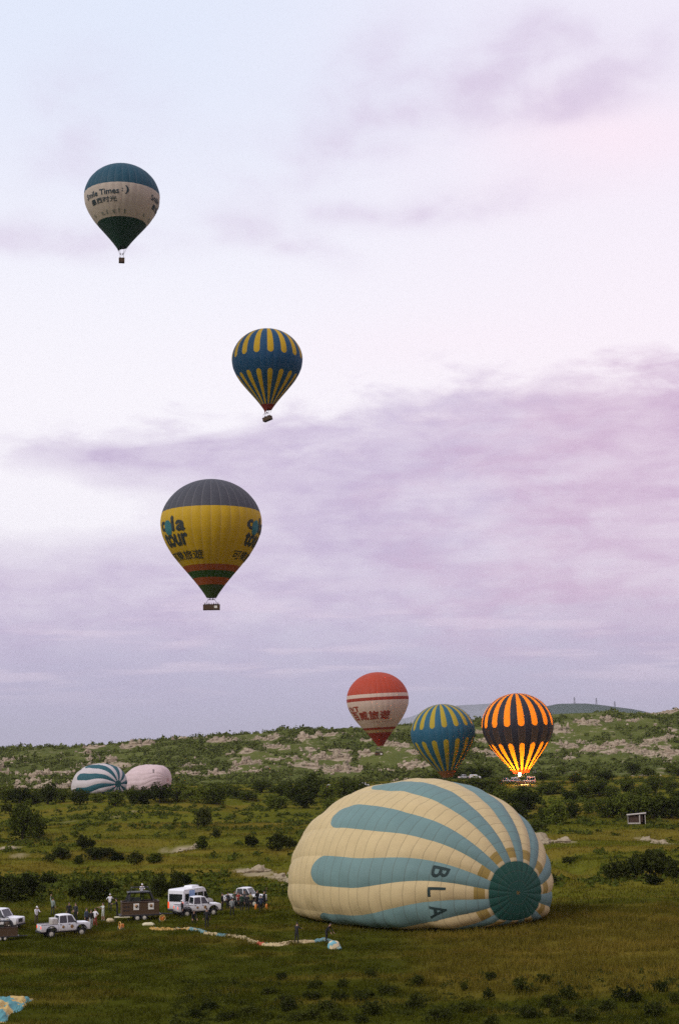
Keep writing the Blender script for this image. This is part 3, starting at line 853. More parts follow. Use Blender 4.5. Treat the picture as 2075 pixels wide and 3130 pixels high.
n = 2600
y = 83 + 24 * rng.random(n) ** 1.3; x = rng.uniform(-0.12, 0.29, n) * y
keep = rng.random(n) < np.clip(0.35 + 2.2 * fbm(x / 5, y / 4, 3, 87), 0, 1)
x, y = x[keep], y[keep]; bw = rng.uniform(0.25, 0.75, len(x))
V = scatter_bushes(np.stack([x, y, terrain(x, y) - 0.03], -1), bw, bw * rng.uniform(0.3, 0.7, len(x)), 36, 0.10, 8)
o = link('near_weeds', tri_soup('near_weeds', V, 4), M['leaf_fore']); tag(o, 'tufts of dull weeds on the near slope', 'weeds', kind='stuff')


def blades(n, y0, y1, hmin, hmax, wid, seed, name, label):
    r = np.random.default_rng(seed)
    y = np.sqrt(r.random(n) * (y1 * y1 - y0 * y0) + y0 * y0); x = r.uniform(-0.29, 0.29, n) * y
    dr = dryness(x, y)
    tuft = fbm(x / 1.7, y / 1.7, 3, 95)
    k = (r.random(n) < 0.62 + 2.2 * tuft) & (bare(x, y) < 0.5)
    x, y, dr, tuft = x[k], y[k], dr[k], tuft[k]; n = len(x)
    z = terrain(x, y) - 0.02
    h_ = r.uniform(hmin, hmax, n) * (1 + 1.3 * dr * (y > 94) * (y < 150)) * (0.8 + 1.6 * np.clip(tuft, 0, .4))
    a = r.uniform(0, 6.283, n); w = wid * r.uniform(.6, 1.5, n)
    lean = r.normal(size=(n, 2)) * 0.35 * h_[:, None]
    B = np.stack([x, y, z], -1)
    e = np.stack([np.cos(a) * w, np.sin(a) * w, 0 * w], -1)
    T = B + np.stack([lean[:, 0], lean[:, 1], h_], -1)
    V = np.stack([B - e, B + e, T], 1)
    me = tri_soup(name, V, 3); fattr(me, 'dry', np.repeat(dr, 3)); fattr(me, 'lush', np.repeat(lush(x, y), 3))
    tag(link(name, me, M['grass']), label, 'grass', kind='stuff')


blades(300000, 80, 150, 0.10, 0.34, 0.035, 1, 'field_grass', 'short dull grass of the near field')
blades(200000, 145, 330, 0.15, 0.50, 0.07, 2, 'meadow_grass', 'rough grass of the meadows beyond')

# ================================================================== BALLOONS
PT = np.array([0, .02, .06, .1, .2, .3, .4, .5, .6, .75, .9, 1.1, 1.3, 1.5, 1.7, 1.9, 2.1, 2.3, 2.4])
PR = np.array([0, .21, .36, .458, .629, .745, .831, .896, .943, .986, 1, .970, .886, .766, .608, .438, .274, .13, .075])


def _smooth_profile(PT, PR, n=600):
    t = np.linspace(0, PT[-1], n); r = np.interp(t, PT, PR)
    up = t <= 0.9
    r[up] = np.sqrt(np.clip(1 - ((0.9 - t[up]) / 0.9) ** 2, 0, 1))
    k = np.ones(25) / 25
    rs = np.convolve(np.pad(r, 12, mode='edge'), k, 'valid'); m = (t > 0.75)
    r[m] = rs[m]; r[-15:] = np.interp(t[-15:], PT, PR)
    return t, r


QT, QR = _smooth_profile(PT, PR)


def prof(t): return np.interp(t, QT, QR)


NG = 32
BULGE = 0.012


def surf(R, t, th, off=0.0):
    """point of an upright envelope; th = 0 faces -Y; origin at the crown axis, z = 0 at the equator"""
    fr = (th / (2 * np.pi / NG)) % 1.0
    r = prof(t) * R * (1 + BULGE * (np.sin(np.pi * fr) - 0.5)) + off
    return np.stack([np.sin(th) * r, -np.cos(th) * r, (0.9 - t) * R + off * 0.2], -1)


def gore_mesh(name, R, k, mouth, mouth_cut=None, nu=7, nv=44):
    s = np.linspace(0, 1, 4000); t = s * mouth
    dl = np.hypot(np.diff(t), np.diff(prof(t))); L = np.concatenate([[0], np.cumsum(dl)])
    tt = np.interp(np.linspace(0, L[-1], nv), L, t)
    uu = np.linspace(0, 1, nu)
    T_, U_ = np.meshgrid(tt, uu, indexing='ij')
    th = (k + np.clip(U_, 0.0001, 0.9999)) * 2 * np.pi / NG
    if mouth_cut is not None:
        cut = mouth_cut(th); T_ = T_ * (cut / mouth) if np.isscalar(cut) else np.where(T_ > 1.9, 1.9 + (T_ - 1.9) * (cut - 1.9) / (mouth - 1.9), T_)
    P = surf(R, T_, th)
    return grid_mesh(name, P, uv=np.stack([U_, T_ / VS], -1))


def text_mesh(body, bold=0.0):
    c = bpy.data.curves.new('t', 'FONT'); c.body = body; c.size = 1.0; c.offset = bold; c.resolution_u = 3
    o = bpy.data.objects.new('t', c); COL.objects.link(o); bpy.context.view_layer.update()
    me = bpy.data.meshes.new_from_object(o.evaluated_get(bpy.context.evaluated_depsgraph_get()))
    bpy.data.objects.remove(o); bpy.data.curves.remove(c)
    return me


def refine(me, n, seglen):
    bm = bmesh.new(); bm.from_mesh(me); bmesh.ops.triangulate(bm, faces=bm.faces)
    for _ in range(n):
        es = [e for e in bm.edges if e.calc_length() > seglen]
        if not es: break
        bmesh.ops.subdivide_edges(bm, edges=es, cuts=1)
        bmesh.ops.triangulate(bm, faces=bm.faces)
    bm.to_mesh(me); bm.free()


def wrap_text(body, R, th0, th1, t_top, t_bot, mat_, parent, bold=0.0, name='lettering', off=0.05):
    heavy = isinstance(body, str) and bold > 0
    me = text_mesh(body, 0.0) if isinstance(body, str) else body
    if heavy:  # thicken the strokes: the same glyph laid again slightly beside itself, each a hair higher
        bm = bmesh.new()
        for i, (ax, ay) in enumerate(((0, 0), (1, 0), (-1, 0), (0, 1), (0, -1))):
            n0 = len(bm.verts); bm.from_mesh(me); bm.verts.ensure_lookup_table()
            bmesh.ops.translate(bm, verts=bm.verts[n0:], vec=(ax * bold, ay * bold, i * 0.012))
        bm.to_mesh(me); bm.free()
    co = np.empty(len(me.vertices) * 3); me.vertices.foreach_get('co', co); co = co.reshape(-1, 3)
    lift_ = co[:, 2].copy() if heavy else 0 * co[:, 2]
    lo, hi_ = co.min(0), co.max(0)
    f = (co - lo) / np.maximum(hi_ - lo, 1e-6)
    w = (hi_ - lo)[0]
    me.vertices.foreach_set('co', np.stack([f[:, 0] * abs(th1 - th0) * R_(1) * R, f[:, 1] * (t_bot - t_top) * R, lift_], -1).ravel().astype(np.float32)); me.update()
    refine(me, 3, 0.6)
    co = np.empty(len(me.vertices) * 3); me.vertices.foreach_get('co', co); co = co.reshape(-1, 3)
    fx = co[:, 0] / (abs(th1 - th0) * R_(1) * R); fy = co[:, 1] / ((t_bot - t_top) * R)
    P = surf(R, t_bot + (t_top - t_bot) * fy, R_(1) * (th0 + (th1 - th0) * fx), off + co[:, 2])
    me.vertices.foreach_set('co', P.ravel().astype(np.float32)); me.update()
    return link(name, me, mat_, parent)


def disc2d(n=28, sq=1.0):
    me = bpy.data.meshes.new('disc'); me.from_pydata([(math.cos(6.2832 * i / n), sq * math.sin(6.2832 * i / n), 0) for i in range(n)], [], [tuple(range(n))]); me.update(); return me


def smudge(seed, chars=6):
    """a line of small marks too faint to read"""
    r = random.Random(seed); mb = MB()
    for i in range(chars):
        for k in range(4):
            x0, y0 = i + r.uniform(.05, .35), r.uniform(0, .75)
            if r.random() < .5: w, h_ = r.uniform(.3, .55), .13
            else: w, h_ = .12, r.uniform(.3, .9 - y0 if y0 < .5 else .3)
            mb.add([(x0, y0, 0), (x0 + w, y0, 0), (x0 + w, min(1, y0 + h_), 0), (x0, min(1, y0 + h_), 0)], [(0, 1, 2, 3)])
    me = bpy.data.meshes.new('marks'); me.from_pydata(mb.v, [], mb.f); me.update(); return me


def basket(parent, w, dep, h_, z, rz=0.0, signs=True, tilt=0.0, burners=True):
    """wicker basket: hollow walls, rim, floor, corner poles up to the burner frame"""
    b = MB(); th = 0.06
    b.box((0, -dep / 2, h_ / 2), (w, th, h_)); b.box((0, dep / 2, h_ / 2), (w, th, h_))
    b.box((-w / 2 + .001, 0, h_ / 2), (th, dep - th - .004, h_ - .004)); b.box((w / 2 - .001, 0, h_ / 2), (th, dep - th - .004, h_ - .004))
    b.box((0, 0, 0.05), (w - th - .01, dep - th - .01, 0.08))
    bk = b.build('basket', M['wicker'], parent, bevel=0.02)
    bk.location = (0, 0, z); bk.rotation_euler = (0, tilt, rz)
    r = MB(); c = [(-w / 2, -dep / 2), (w / 2, -dep / 2), (w / 2, dep / 2), (-w / 2, dep / 2)]
    for i in range(4):
        a, e = c[i], c[(i + 1) % 4]; r.tube([(a[0], a[1], h_), (e[0], e[1], h_)], 0.075, 7)
    r.build('rim', M['leather'], bk)
    s = MB()
    for i in range(4):
        a, e = c[i], c[(i + 1) % 4]; s.tube([(a[0], a[1], 0.02), (e[0], e[1], 0.02)], 0.06, 6)
    s.build('base_skid', M['leather'], bk)
    if signs:
        for sx in (0.26,):
            g = MB(); g.box((w * sx, -dep / 2 - 0.045, h_ * 0.55), (0.75, 0.02, 0.6)); g.build('sign', M['sign_white'], bk)
    for sx, sy in ((-1, -1), (1, -1), (1, 1), (-1, 1)):
        q = MB(); q.tube([(sx * w * .42, sy * dep * .42, h_ - .1), (sx * min(w * .3, .8), sy * .5, h_ + 1.35)], 0.03, 5); q.build('corner_pole', M['dark_metal'], bk)
    f = MB(); fw = min(w * .3, .8)
    for a, e in (((-fw, -.5), (fw, -.5)), ((fw, -.5), (fw, .5)), ((fw, .5), (-fw, .5)), ((-fw, .5), (-fw, -.5))):
        f.tube([(a[0], a[1], h_ + 1.35), (e[0], e[1], h_ + 1.35)], 0.04, 5)
    fr = f.build('burner_frame', M['dark_metal'], bk)
    for sx in ((-.35, .35) if burners else ()):
        q = MB(); q.tube([(sx, 0, h_ + 1.3), (sx, 0, h_ + 1.5), (sx, 0, h_ + 1.85)], [.12, .16, .16], 9); q.build('burner', M['steel'], bk)
    return bk


def balloon(px, row, rpx, R, label, mats, mouth=2.3, basket_t=2.62, bsize=(3.2, 1.6, 1.15), brz=0.3, btilt=0.0, tilt=0.0, phase=0.0, skirt=None, cut=None, signs=True, lift=None):
    """mats: function gore index -> material"""
    c = at(px, row, 1.0) - Vector((0, 0, CAM_Z)); c = Vector((0, 0, CAM_Z)) + c * (FPX * R / rpx)
    view = math.atan2(c.x, c.y)
    root = empty('hot_air_balloon', c - Vector((0, 0, (basket_t - 0.9) * R)))
    tag(root, label, 'hot air balloon', 'hot air balloons standing or flying upright')
    lean = tilt
    zc = (basket_t - 0.9) * R
    Mx = Matrix.Translation((0, 0, zc)) @ Matrix.Rotation(lean, 4, 'Y') @ Matrix.Rotation(-view + phase, 4, 'Z')

    def place(o):
        o.matrix_basis = Mx
        return o
    for k in range(NG):
        place(link('fabric_gore', gore_mesh('fabric_gore', R, k, mouth, cut), mats(k), root))
    # cables from the mouth down to the burner frame
    h_ = bsize[2]; top = Vector((0, 0, h_ + 1.35))
    ring = [Vector((math.sin(a) * prof(mouth) * R, -math.cos(a) * prof(mouth) * R, (0.9 - mouth) * R)) for a in [i * math.pi / 4 + .3 for i in range(8)]]
    cb = MB(); fw = min(bsize[0] * .3, .8); rot = Matrix.Rotation(brz, 3, 'Z')
    for i, p in enumerate(ring):
        q = Mx @ p
        cs = [(-1, -1), (1, -1), (1, 1), (-1, 1)]
        best = min(cs, key=lambda s: (Vector((*(rot @ Vector((s[0] * fw, s[1] * .5, 0))).xy, 0)) - Vector((q.x, q.y, 0))).length)
        e = rot @ Vector((best[0] * fw, best[1] * .5, h_ + 1.35))
        cb.tube([q, e], 0.025, 4)
    cb.build('suspension_cables', M['rope'], root)
    basket(root, *bsize, 0.0, brz, signs, btilt)
    return root, (lambda o: place(o)), R


GREEN = (0.012, 0.060, 0.062); CREAMW = (0.64, 0.54, 0.43)
green_m = banded('green_white_cloth', [(0, (0.012, 0.082, 0.125)), (0.85, CREAMW), (1.655, (0.008, 0.050, 0.030))], 0.10)
A, putA, RA = balloon(374, 605.5, 120.5, 12, 'green and white balloon, highest in the sky at the upper left', lambda k: green_m, mouth=2.28, basket_t=2.70, bsize=(1.7, 1.5, 1.3), brz=0.2, signs=False,
                      cut=lambda th: 2.28 + 0.10 * np.clip(-np.sin(th + 0.2), 0, 1) ** 2)
ink = mat('dark_green_ink', (0.012, 0.045, 0.060), 0.6, trans=0.2)
ink_faint = mat('faint_green_ink', (0.16, 0.19, 0.15), 0.6, trans=0.2)
for q in (0, 120, 240):
    putA(wrap_text('Smile Times', RA, -69 + q, -4.5 + q, 1.005, 1.155, ink, A, 0.022))
    putA(wrap_text(':', RA, -0.5 + q, 1.5 + q, 1.01, 1.10, ink, A, 0.03))
    putA(wrap_text(')', RA, 4.5 + q, 10.5 + q, 0.945, 1.165, ink, A, 0.03))
    putA(wrap_text('墨西时光', RA, -59.5 + q, -8.5 + q, 1.205, 1.335, ink, A, 0.016))
    putA(wrap_text(smudge(3, 5), RA, -46 + q, 8 + q, 1.49, 1.60, ink_faint, A))['kind'] = 'stuff'
    putA(wrap_text(smudge(4, 1), RA, -72 + q, -65 + q, 1.50, 1.57, ink_faint, A))['kind'] = 'stuff'

BLUE, YEL = (0.010, 0.085, 0.185), (0.74, 0.46, 0.012)
bs = striped('blue_yellow_stripe', BLUE, YEL, 0.925, 1.35, 2.20, (0.26, 0.025, 0.012))
bp = banded('blue_plain_gore', [(0, BLUE), (2.20, (0.26, 0.025, 0.012))], 0.05)
B_, putB, RB = balloon(817, 1102, 111.5, 12, 'blue and yellow striped balloon flying high in the middle', lambda k: bs if k % 2 == 0 else bp, mouth=2.33, basket_t=2.64, bsize=(3.0, 1.6, 1.2), brz=-0.5, btilt=-0.24, phase=-R_(5.6 - 5.5), signs=False,
                       cut=lambda th: 2.33 + 0.11 * np.clip(-np.sin(th - 0.1), 0, 1) ** 2)

GREYT, GOLD, RUST, MOSS = (0.075, 0.078, 0.092), (0.64, 0.40, 0.010), (0.42, 0.095, 0.018), (0.030, 0.095, 0.012)
cm = banded('grey_gold_cloth', [(0, GREYT), (0.674, GOLD), (1.75, RUST), (1.865, MOSS), (1.99, RUST), (2.115, (0.045, 0.080, 0.012))], 0.16)
C_, putC, RC = balloon(646, 1603, 156, 13, 'yellow balloon with a dark grey top and big letters', lambda k: cm, mouth=2.36, basket_t=2.60, bsize=(4.2, 1.7, 1.25), brz=0.06)
ink2 = mat('charcoal_ink', (0.035, 0.045, 0.040), 0.6, trans=0.2)
teal = mat('teal_ink', (0.035, 0.185, 0.205), 0.6, trans=0.25)
for q in (0, 120, 240):
    putC(wrap_text('c', RC, -75 + q, -64 + q, 0.90, 1.10, ink2, C_, 0.045))
    putC(wrap_text(disc2d(), RC, -66 + q, -50.5 + q, 0.90, 1.20, teal, C_, name='emblem_disc', off=0.07))
    putC(wrap_text('l', RC, -51 + q, -46.5 + q, 0.83, 1.14, ink2, C_, 0.05))
    putC(wrap_text('a', RC, -44.5 + q, -30.5 + q, 0.93, 1.145, ink2, C_, 0.045))
    putC(wrap_text('tour', RC, -74 + q, -29.5 + q, 1.14, 1.415, ink2, C_, 0.045))
    putC(wrap_text('可樂旅遊', RC, -84 + q, -13 + q, 1.50, 1.665, ink2, C_, 0.012))

RED, WHT = (0.50, 0.062, 0.022), (0.72, 0.56, 0.44)
dm = banded('red_white_cloth', [(0, RED), (0.72, WHT), (0.83, (0.36, 0.035, 0.012)), (0.93, WHT), (1.775, (0.36, 0.040, 0.012)), (1.84, (0.52, 0.36, 0.16)), (1.93, (0.33, 0.035, 0.012))], 0.06)
D_, putD, RD = balloon(1154, 2140, 94, 12, 'red and white balloon with red characters just above the ridge', lambda k: dm, mouth=2.36, basket_t=2.66, bsize=(3.0, 1.5, 1.1), brz=0.1, tilt=-R_(2.2))
ink3 = mat('red_ink', (0.33, 0.040, 0.014), 0.6, trans=0.2)
for q in (0, 180):
    for i, ch in enumerate('百威旅遊'): putD(wrap_text(ch, RD, -72 + q + i * 24.8, -72 + q + i * 24.8 + 23.4, 1.255, 1.535, ink3, D_, 0.034))
    for i, ch in enumerate('BWT'): putD(wrap_text(ch, RD, (-80, -70, -53)[i] + q, (-72, -55, -40)[i] + q, 1.09, 1.265, ink3, D_, 0.03))
    putD(wrap_text(smudge(9, 7), RD, -22 + q, 24 + q, 1.58, 1.625, ink3, D_))['kind'] = 'stuff'

es = striped('pale_blue_yellow_stripe', (0.022, 0.125, 0.200), (0.52, 0.38, 0.025), 0.74, 1.10, 2.05, (0.32, 0.12, 0.03))
ep = banded('pale_blue_plain_gore', [(0, (0.022, 0.125, 0.200)), (2.05, (0.32, 0.12, 0.03))], 0.05)
E_, putE, RE = balloon(1353, 2241, 97, 11, 'pale blue and yellow striped balloon upright on the ground', lambda k: es if k % 2 == 0 else ep, mouth=2.26, basket_t=2.52, bsize=(2.8, 1.5, 1.1), brz=0.4, tilt=-R_(4.6), phase=-R_(1.5), signs=False)

NAVY, ORG = (0.020, 0.022, 0.034), (0.74, 0.30, 0.012)
fs = striped('navy_orange_stripe', NAVY, ORG, 0.93, 1.385, 2.11, (0.62, 0.045, 0.008), trans=0.55, frac=0.93)
fp = banded('navy_plain_gore', [(0, NAVY), (2.11, (0.62, 0.045, 0.008))], 0.04, trans=0.12)
F_, putF, RF = balloon(1581, 2218, 108, 12, 'navy and orange striped balloon glowing from its burner flame', lambda k: fs if k % 2 == 0 else fp, mouth=2.20, basket_t=2.53, bsize=(2.8, 1.5, 1.1), brz=0.2, tilt=-R_(2.0), phase=R_(0.2), signs=False)
# the burning flame, and its light
fm = mat('flame', (1, 0.5, 0.1), 0.5, emit=(1.0, 0.62, 0.22), estr=45.0)
fl = MB(); fl.tube([(0, 0, 2.8), (0, 0, 3.2), (0.03, 0, 4.0), (0.0, 0, 5.1), (0.02, 0, 6.2)], [0.2, 0.42, 0.44, 0.30, 0.05], 10)
fl.build('flame', fm, F_, smooth=True)
for nm, z, e, r in (('flame_light', 3.5, 1900.0, 0.35), ('flame_light', 6.2, 9500.0, 0.9), ('flame_light', 13.0, 11500.0, 2.5)):
    ld = bpy.data.lights.new(nm, 'POINT'); ld.energy = e; ld.color = (1.0, 0.52, 0.16); ld.shadow_soft_size = r
    lo = bpy.data.objects.new(nm, ld); COL.objects.link(lo); lo.parent = F_; lo.location = (0, 0, z)


# ------------------------------------------------------------------ balloons lying on their side
def lying_profile():
    a = np.linspace(0, np.pi / 2, 300)
    s1 = 1.15 * (1 - np.cos(a) ** (2 / 2.2)); r1 = np.sin(a) ** (2 / 2.2)
    s2 = np.array([1.55, 1.75, 1.95, 2.15, 2.35, 2.50, 2.58]); r2 = np.array([.95, .87, .745, .58, .38, .22, .12])
    ss_ = np.linspace(1.15, 2.58, 300)[1:]; rr = np.interp(ss_, np.concatenate([[1.15], s2]), np.concatenate([[1.0], r2]))
    rr = np.convolve(np.pad(rr, 20, mode='edge'), np.ones(41) / 41, 'valid')
    s = np.concatenate([s1, ss_]); r = np.concatenate([r1, rr])
    L = np.concatenate([[0], np.cumsum(np.hypot(np.diff(s), np.diff(r)))])
    return s, r, L


LS, LR, LL = lying_profile()
AS = 3.6  # lying envelopes: V = arc length from the crown (in radii) / AS


_tab = {}


def lying_table(R, flat, crown_z, mid_z):
    """cross-sections clipped flat on the ground, cloth spread evenly round each of them"""
    key = (R, flat, crown_z, mid_z)
    if key not in _tab:
        sg = np.concatenate([np.linspace(0, 1, 60) ** 2 * 0.5, np.linspace(0.5, LS[-1], 60)[1:]])
        rg = np.interp(sg, LS, LR); th = np.linspace(-np.pi, np.pi, 721)
        Y_, Z_ = [], []
        tu = np.linspace(-np.pi, np.pi, 361)
        for s, r in zip(sg, rg):
            zc = crown_z + (mid_z - crown_z) * ss(0, 0.9, s) - (mid_z - 0.25 * R) * ss(1.25, 2.58, s)
            y_ = np.sin(th) * r * R; z_ = zc + np.cos(th) * r * flat * R
            z_ = np.where(z_ < 1.3, 1.3 - 1.26 * (1 - np.exp(-(1.3 - z_) / 1.26)), z_)
            L = np.concatenate([[0], np.cumsum(np.hypot(np.diff(y_), np.diff(z_)) + 1e-9)]); L = (L / L[-1] * 2 - 1) * np.pi
            Y_.append(np.interp(tu, L, y_)); Z_.append(np.interp(tu, L, z_))
        _tab[key] = (sg, np.array(Y_), np.array(Z_))
    return _tab[key]


def lying_point(R, flat, arc, th, crown_z, noise_amp=0.0, pill=0.0, mid_z=None):
    """arc in radii; th = 0 up; local +X = crown end, Y sideways"""
    mid_z = 0.33 * R if mid_z is None else mid_z
    sg, Y_, Z_ = lying_table(R, flat, crown_z, mid_z)
    s = np.interp(arc, LL, LS)
    th = th + 0.27 * np.sin(th) * ss(0.0, 0.9, s)  # slack cloth sags down the sides
    th = (th + np.pi) % (2 * np.pi) - np.pi
    fi = np.interp(s, sg, np.arange(len(sg))); fj = (th + np.pi) / (2 * np.pi) * 360
    i0 = np.clip(np.floor(fi).astype(int), 0, len(sg) - 2); j0 = np.clip(np.floor(fj).astype(int), 0, 359); a, b = fi - i0, fj - j0
    bil = lambda T: (T[i0, j0] * (1 - b) + T[i0, j0 + 1] * b) * (1 - a) + (T[i0 + 1, j0] * (1 - b) + T[i0 + 1, j0 + 1] * b) * a
    yv, z = bil(Y_), bil(Z_)
    sw = np.sin(s * 1.2 + 0.6) * np.sin(th * 2.0 + 1.0) * 0.10
    rip = (fbm(s * 9.0 + 3, np.sin(th) * 1.5, 3, 17) * 0.95 + np.sin(s * 21 + 3 * np.sin(th * 5)) * 0.08) * np.exp(-z / 2.2) * noise_amp / 0.35
    w = rip + (fbm(s * 2.2 + 11, np.sin(th) * 2.4 + np.cos(th) * 1.7, 4, 7) * noise_amp * 1.5 + fbm(s * 7 + 2, np.sin(th) * 7 + np.cos(th) * 5, 3, 19) * noise_amp * 0.5 + sw + pill * R) * np.clip(z / 2.0, 0, 1) * np.clip(s / 0.15, 0, 1)
    yv = yv + np.sin(th) * w; z = z + np.maximum(np.cos(th), -0.2) * w
    x = (1.15 - s) * R + pill * R * 0.7 * np.clip(1 - s, 0, 1)
    return np.stack([x + 0 * yv, yv, z], -1)


def lying_balloon(loc, head, R, flat, crown_z, label, mats, ng=24, panels=0, vis=None, phase=0.0, amp=0.35, mouth_arc=None):
    root = empty('hot_air_balloon', loc, head)
    tag(root, label, 'hot air balloon', 'balloons being inflated on their side')
    total = LL[-1] if mouth_arc is None else mouth_arc
    for k in range(ng):
        n = panels if (panels and vis(k)) else 1
        edges = np.linspace(0.02, total, n + 1)
        for j in range(n):
            nv = 5 if n > 1 else 60; nu = 9
            if j == 0 and n > 1: nv = 12
            a = np.linspace(edges[j], edges[j + 1], nv); u = np.linspace(0, 1, nu)
            A_, U_ = np.meshgrid(a, u, indexing='ij')
            cs_ = lambda q: np.clip(np.sin(np.pi * q), 0, 1)
            if n > 1: pil = (cs_(U_) ** 0.7 * 0.011 + cs_((A_ - edges[j]) / (edges[j + 1] - edges[j])) ** 0.6 * 0.0022 * np.sin(np.pi * U_)) * np.clip(A_ / 0.5, 0, 1)
            else: pil = np.sin(np.pi * U_) * 0.013 * np.clip(A_ / 0.5, 0, 1)
            th = (k + U_) * 2 * np.pi / ng + phase
            P = lying_point(R, flat, A_, th, crown_z, amp, pil)
            link('fabric_panel' if n > 1 else 'fabric_gore', grid_mesh('fabric_panel', P, uv=np.stack([U_, A_ / AS], -1)), mats(k), root)
    return root


def lying_cloth(name, ground_c, stripe_c, crown_c, crown_a, end_a, cap=0.16, patch=None, stripe=True, trans=0.2, lines_=0, rings=True):
    def fn():
        u, v = uvxy(); a = v * AS
        c = mixc(0.0, ground_c, ground_c)
        if patch: c = mixc(a.gt(patch[0]) * a.lt(patch[1]), c, patch[2])
        if stripe:
            p = (u - 0.5).abs() * (2.0 / 1.02)
            q = ((a - (end_a - cap)) / cap).sat()
            c = mixc((p * p + q * q).lt(1.0), c, stripe_c)
        if rings: c = mixc(a.lt(crown_a + 0.085) * a.gt(crown_a) * (0.0 if stripe else 0.0), c, crown_c)
        c = mixc(a.lt(crown_a), c, crown_c)
        if lines_:
            f = X.m('FRACT', (a - 0.02) * (lines_ / (LL[-1] - 0.02)))
            c = mixc((f - 0.5).abs().gt(0.465) * 0.36, c, (0.10, 0.085, 0.05))
        e = (u - 0.5).abs().gt(0.488)
        c = mixc(e * a.lt(crown_a) * 0.5, c, (0.30, 0.36, 0.33))
        return cloth_finish(c, u, 0.0)
    return fabric(name, fn, trans)


CREAM, SKYB, TEALC = (0.70, 0.55, 0.28), (0.190, 0.310, 0.290), (0.020, 0.100, 0.070)
NP = 36
gb = lying_cloth('sky_blue_striped_cloth', CREAM, SKYB, TEALC, 0.30, 1.92, lines_=NP)
gc = lying_cloth('cream_cloth', CREAM, SKYB, TEALC, 0.30, 0, patch=(0.335, 0.43, (0.40, 0.28, 0.07)), stripe=False, lines_=NP)
GLOC = Vector((6.9, 143.5, gz(6.9, 143.5) - 0.05)); GHEAD = -R_(50); GR = 11.7; GF = 0.79; GPH = R_(8.5); GN = 24
G_ = lying_balloon(GLOC, GHEAD, GR, GF, 3.1, 'big cream and sky blue striped balloon lying half inflated on the grass', lambda k: gb if k % 2 == 0 else gc, ng=GN, panels=NP, vis=lambda k: k > 15, phase=GPH)
gr_letter = mat('black_ink', (0.010, 0.028, 0.024), 0.7)


def gore_letter(ch, k, arc0, arc1, u0, u1):
    """a letter printed on gore k, its top towards the crown's far side (reads around the crown)"""
    me = text_mesh(ch, 0.015)
    co = np.empty(len(me.vertices) * 3); me.vertices.foreach_get('co', co); co = co.reshape(-1, 3)
    lo, hi_ = co.min(0), co.max(0); f = (co - lo) / np.maximum(hi_ - lo, 1e-6)
    me.vertices.foreach_set('co', np.stack([f[:, 0] * 2.2, f[:, 1] * 2.6, 0 * f[:, 0]], -1).ravel().astype(np.float32)); me.update()
    refine(me, 3, 0.35)
    co = np.empty(len(me.vertices) * 3); me.vertices.foreach_get('co', co); co = co.reshape(-1, 3)
    fx, fy = co[:, 0] / 2.2, co[:, 1] / 2.6
    arc = arc0 + (arc1 - arc0) * fy; u = u0 + (u1 - u0) * fx
    th = (k + u) * 2 * np.pi / GN + GPH
    P = lying_point(GR, GF, arc, th, 3.1, 0.35, 0.011 * np.clip(np.sin(np.pi * u), 0, 1) ** 0.7 + 0.0022 * np.sin(np.pi * u) + 0.0018)
    me.vertices.foreach_set('co', P.ravel().astype(np.float32)); me.update()
    link('lettering', me, gr_letter, G_)


GL0 = 18
gore_letter('B', GL0, 0.775, 0.645, 0.80, 0.20)
gore_letter('L', GL0 - 1, 0.775, 0.645, 0.72, 0.26)
gore_letter('A', GL0 - 2, 0.775, 0.645, 0.82, 0.18)

tc = lying_cloth('teal_striped_cloth', (0.66, 0.60, 0.58), (0.020, 0.110, 0.130), (0.018, 0.105, 0.110), 0.16, 2.0)
tw = lying_cloth('white_cloth', (0.66, 0.60, 0.58), SKYB, (0.018, 0.105, 0.110), 0.16, 0, stripe=False)
pk = lying_cloth('pink_white_cloth', (0.74, 0.58, 0.56), SKYB, (0.60, 0.40, 0.38), 0.10, 0, stripe=False)
p = at(322, 2440, 470); H_ = lying_balloon((p.x - 2, 470, gz(p.x, 470)), -R_(40), 8.2, 0.85, 3.2, 'white balloon with dark teal stripes half inflated behind the trees', lambda k: tc if k % 2 == 0 else tw, ng=20, phase=R_(4))
p = at(452, 2440, 492); I_ = lying_balloon((p.x - .5, 492, gz(p.x, 492)), -R_(25), 7.5, 0.88, 4.0, 'plain pinkish white balloon half inflated behind the trees', lambda k: pk, ng=24, phase=R_(4))
mk = MB()
for a, b in ((0.0, 0.0), (0.75, -0.15), (1.3, -0.45)):
    mk.add([(a, b, 0), (a + .5, b - .05, 0), (a + .5, b + .5, 0), (a, b + .45, 0)], [(0, 1, 2, 3)])
me = bpy.data.meshes.new('printed_mark'); vs = []
for x_, y_, _ in mk.v:
    arc = 0.95 - y_ / 7.9; th = R_(-52) + x_ / 7.9
    vs.append(tuple(lying_point(7.5, 0.88, np.array(arc), np.array(th), 4.0, 0.35, np.array(0.03))))
me.from_pydata(vs, [], mk.f); me.update(); link('printed_mark', me, mat('grey_ink', (0.14, 0.12, 0.12), 0.7), I_)
# the basket and burner of the big balloon, on its side at the mouth behind the envelope
bm_ = basket(G_, 3.0, 1.6, 1.2, 0.0)
bm_.matrix_basis = Matrix.Translation((-1.62 * GR, 0.3, 1.0)) @ Matrix.Rotation(math.pi / 2, 4, 'Y')


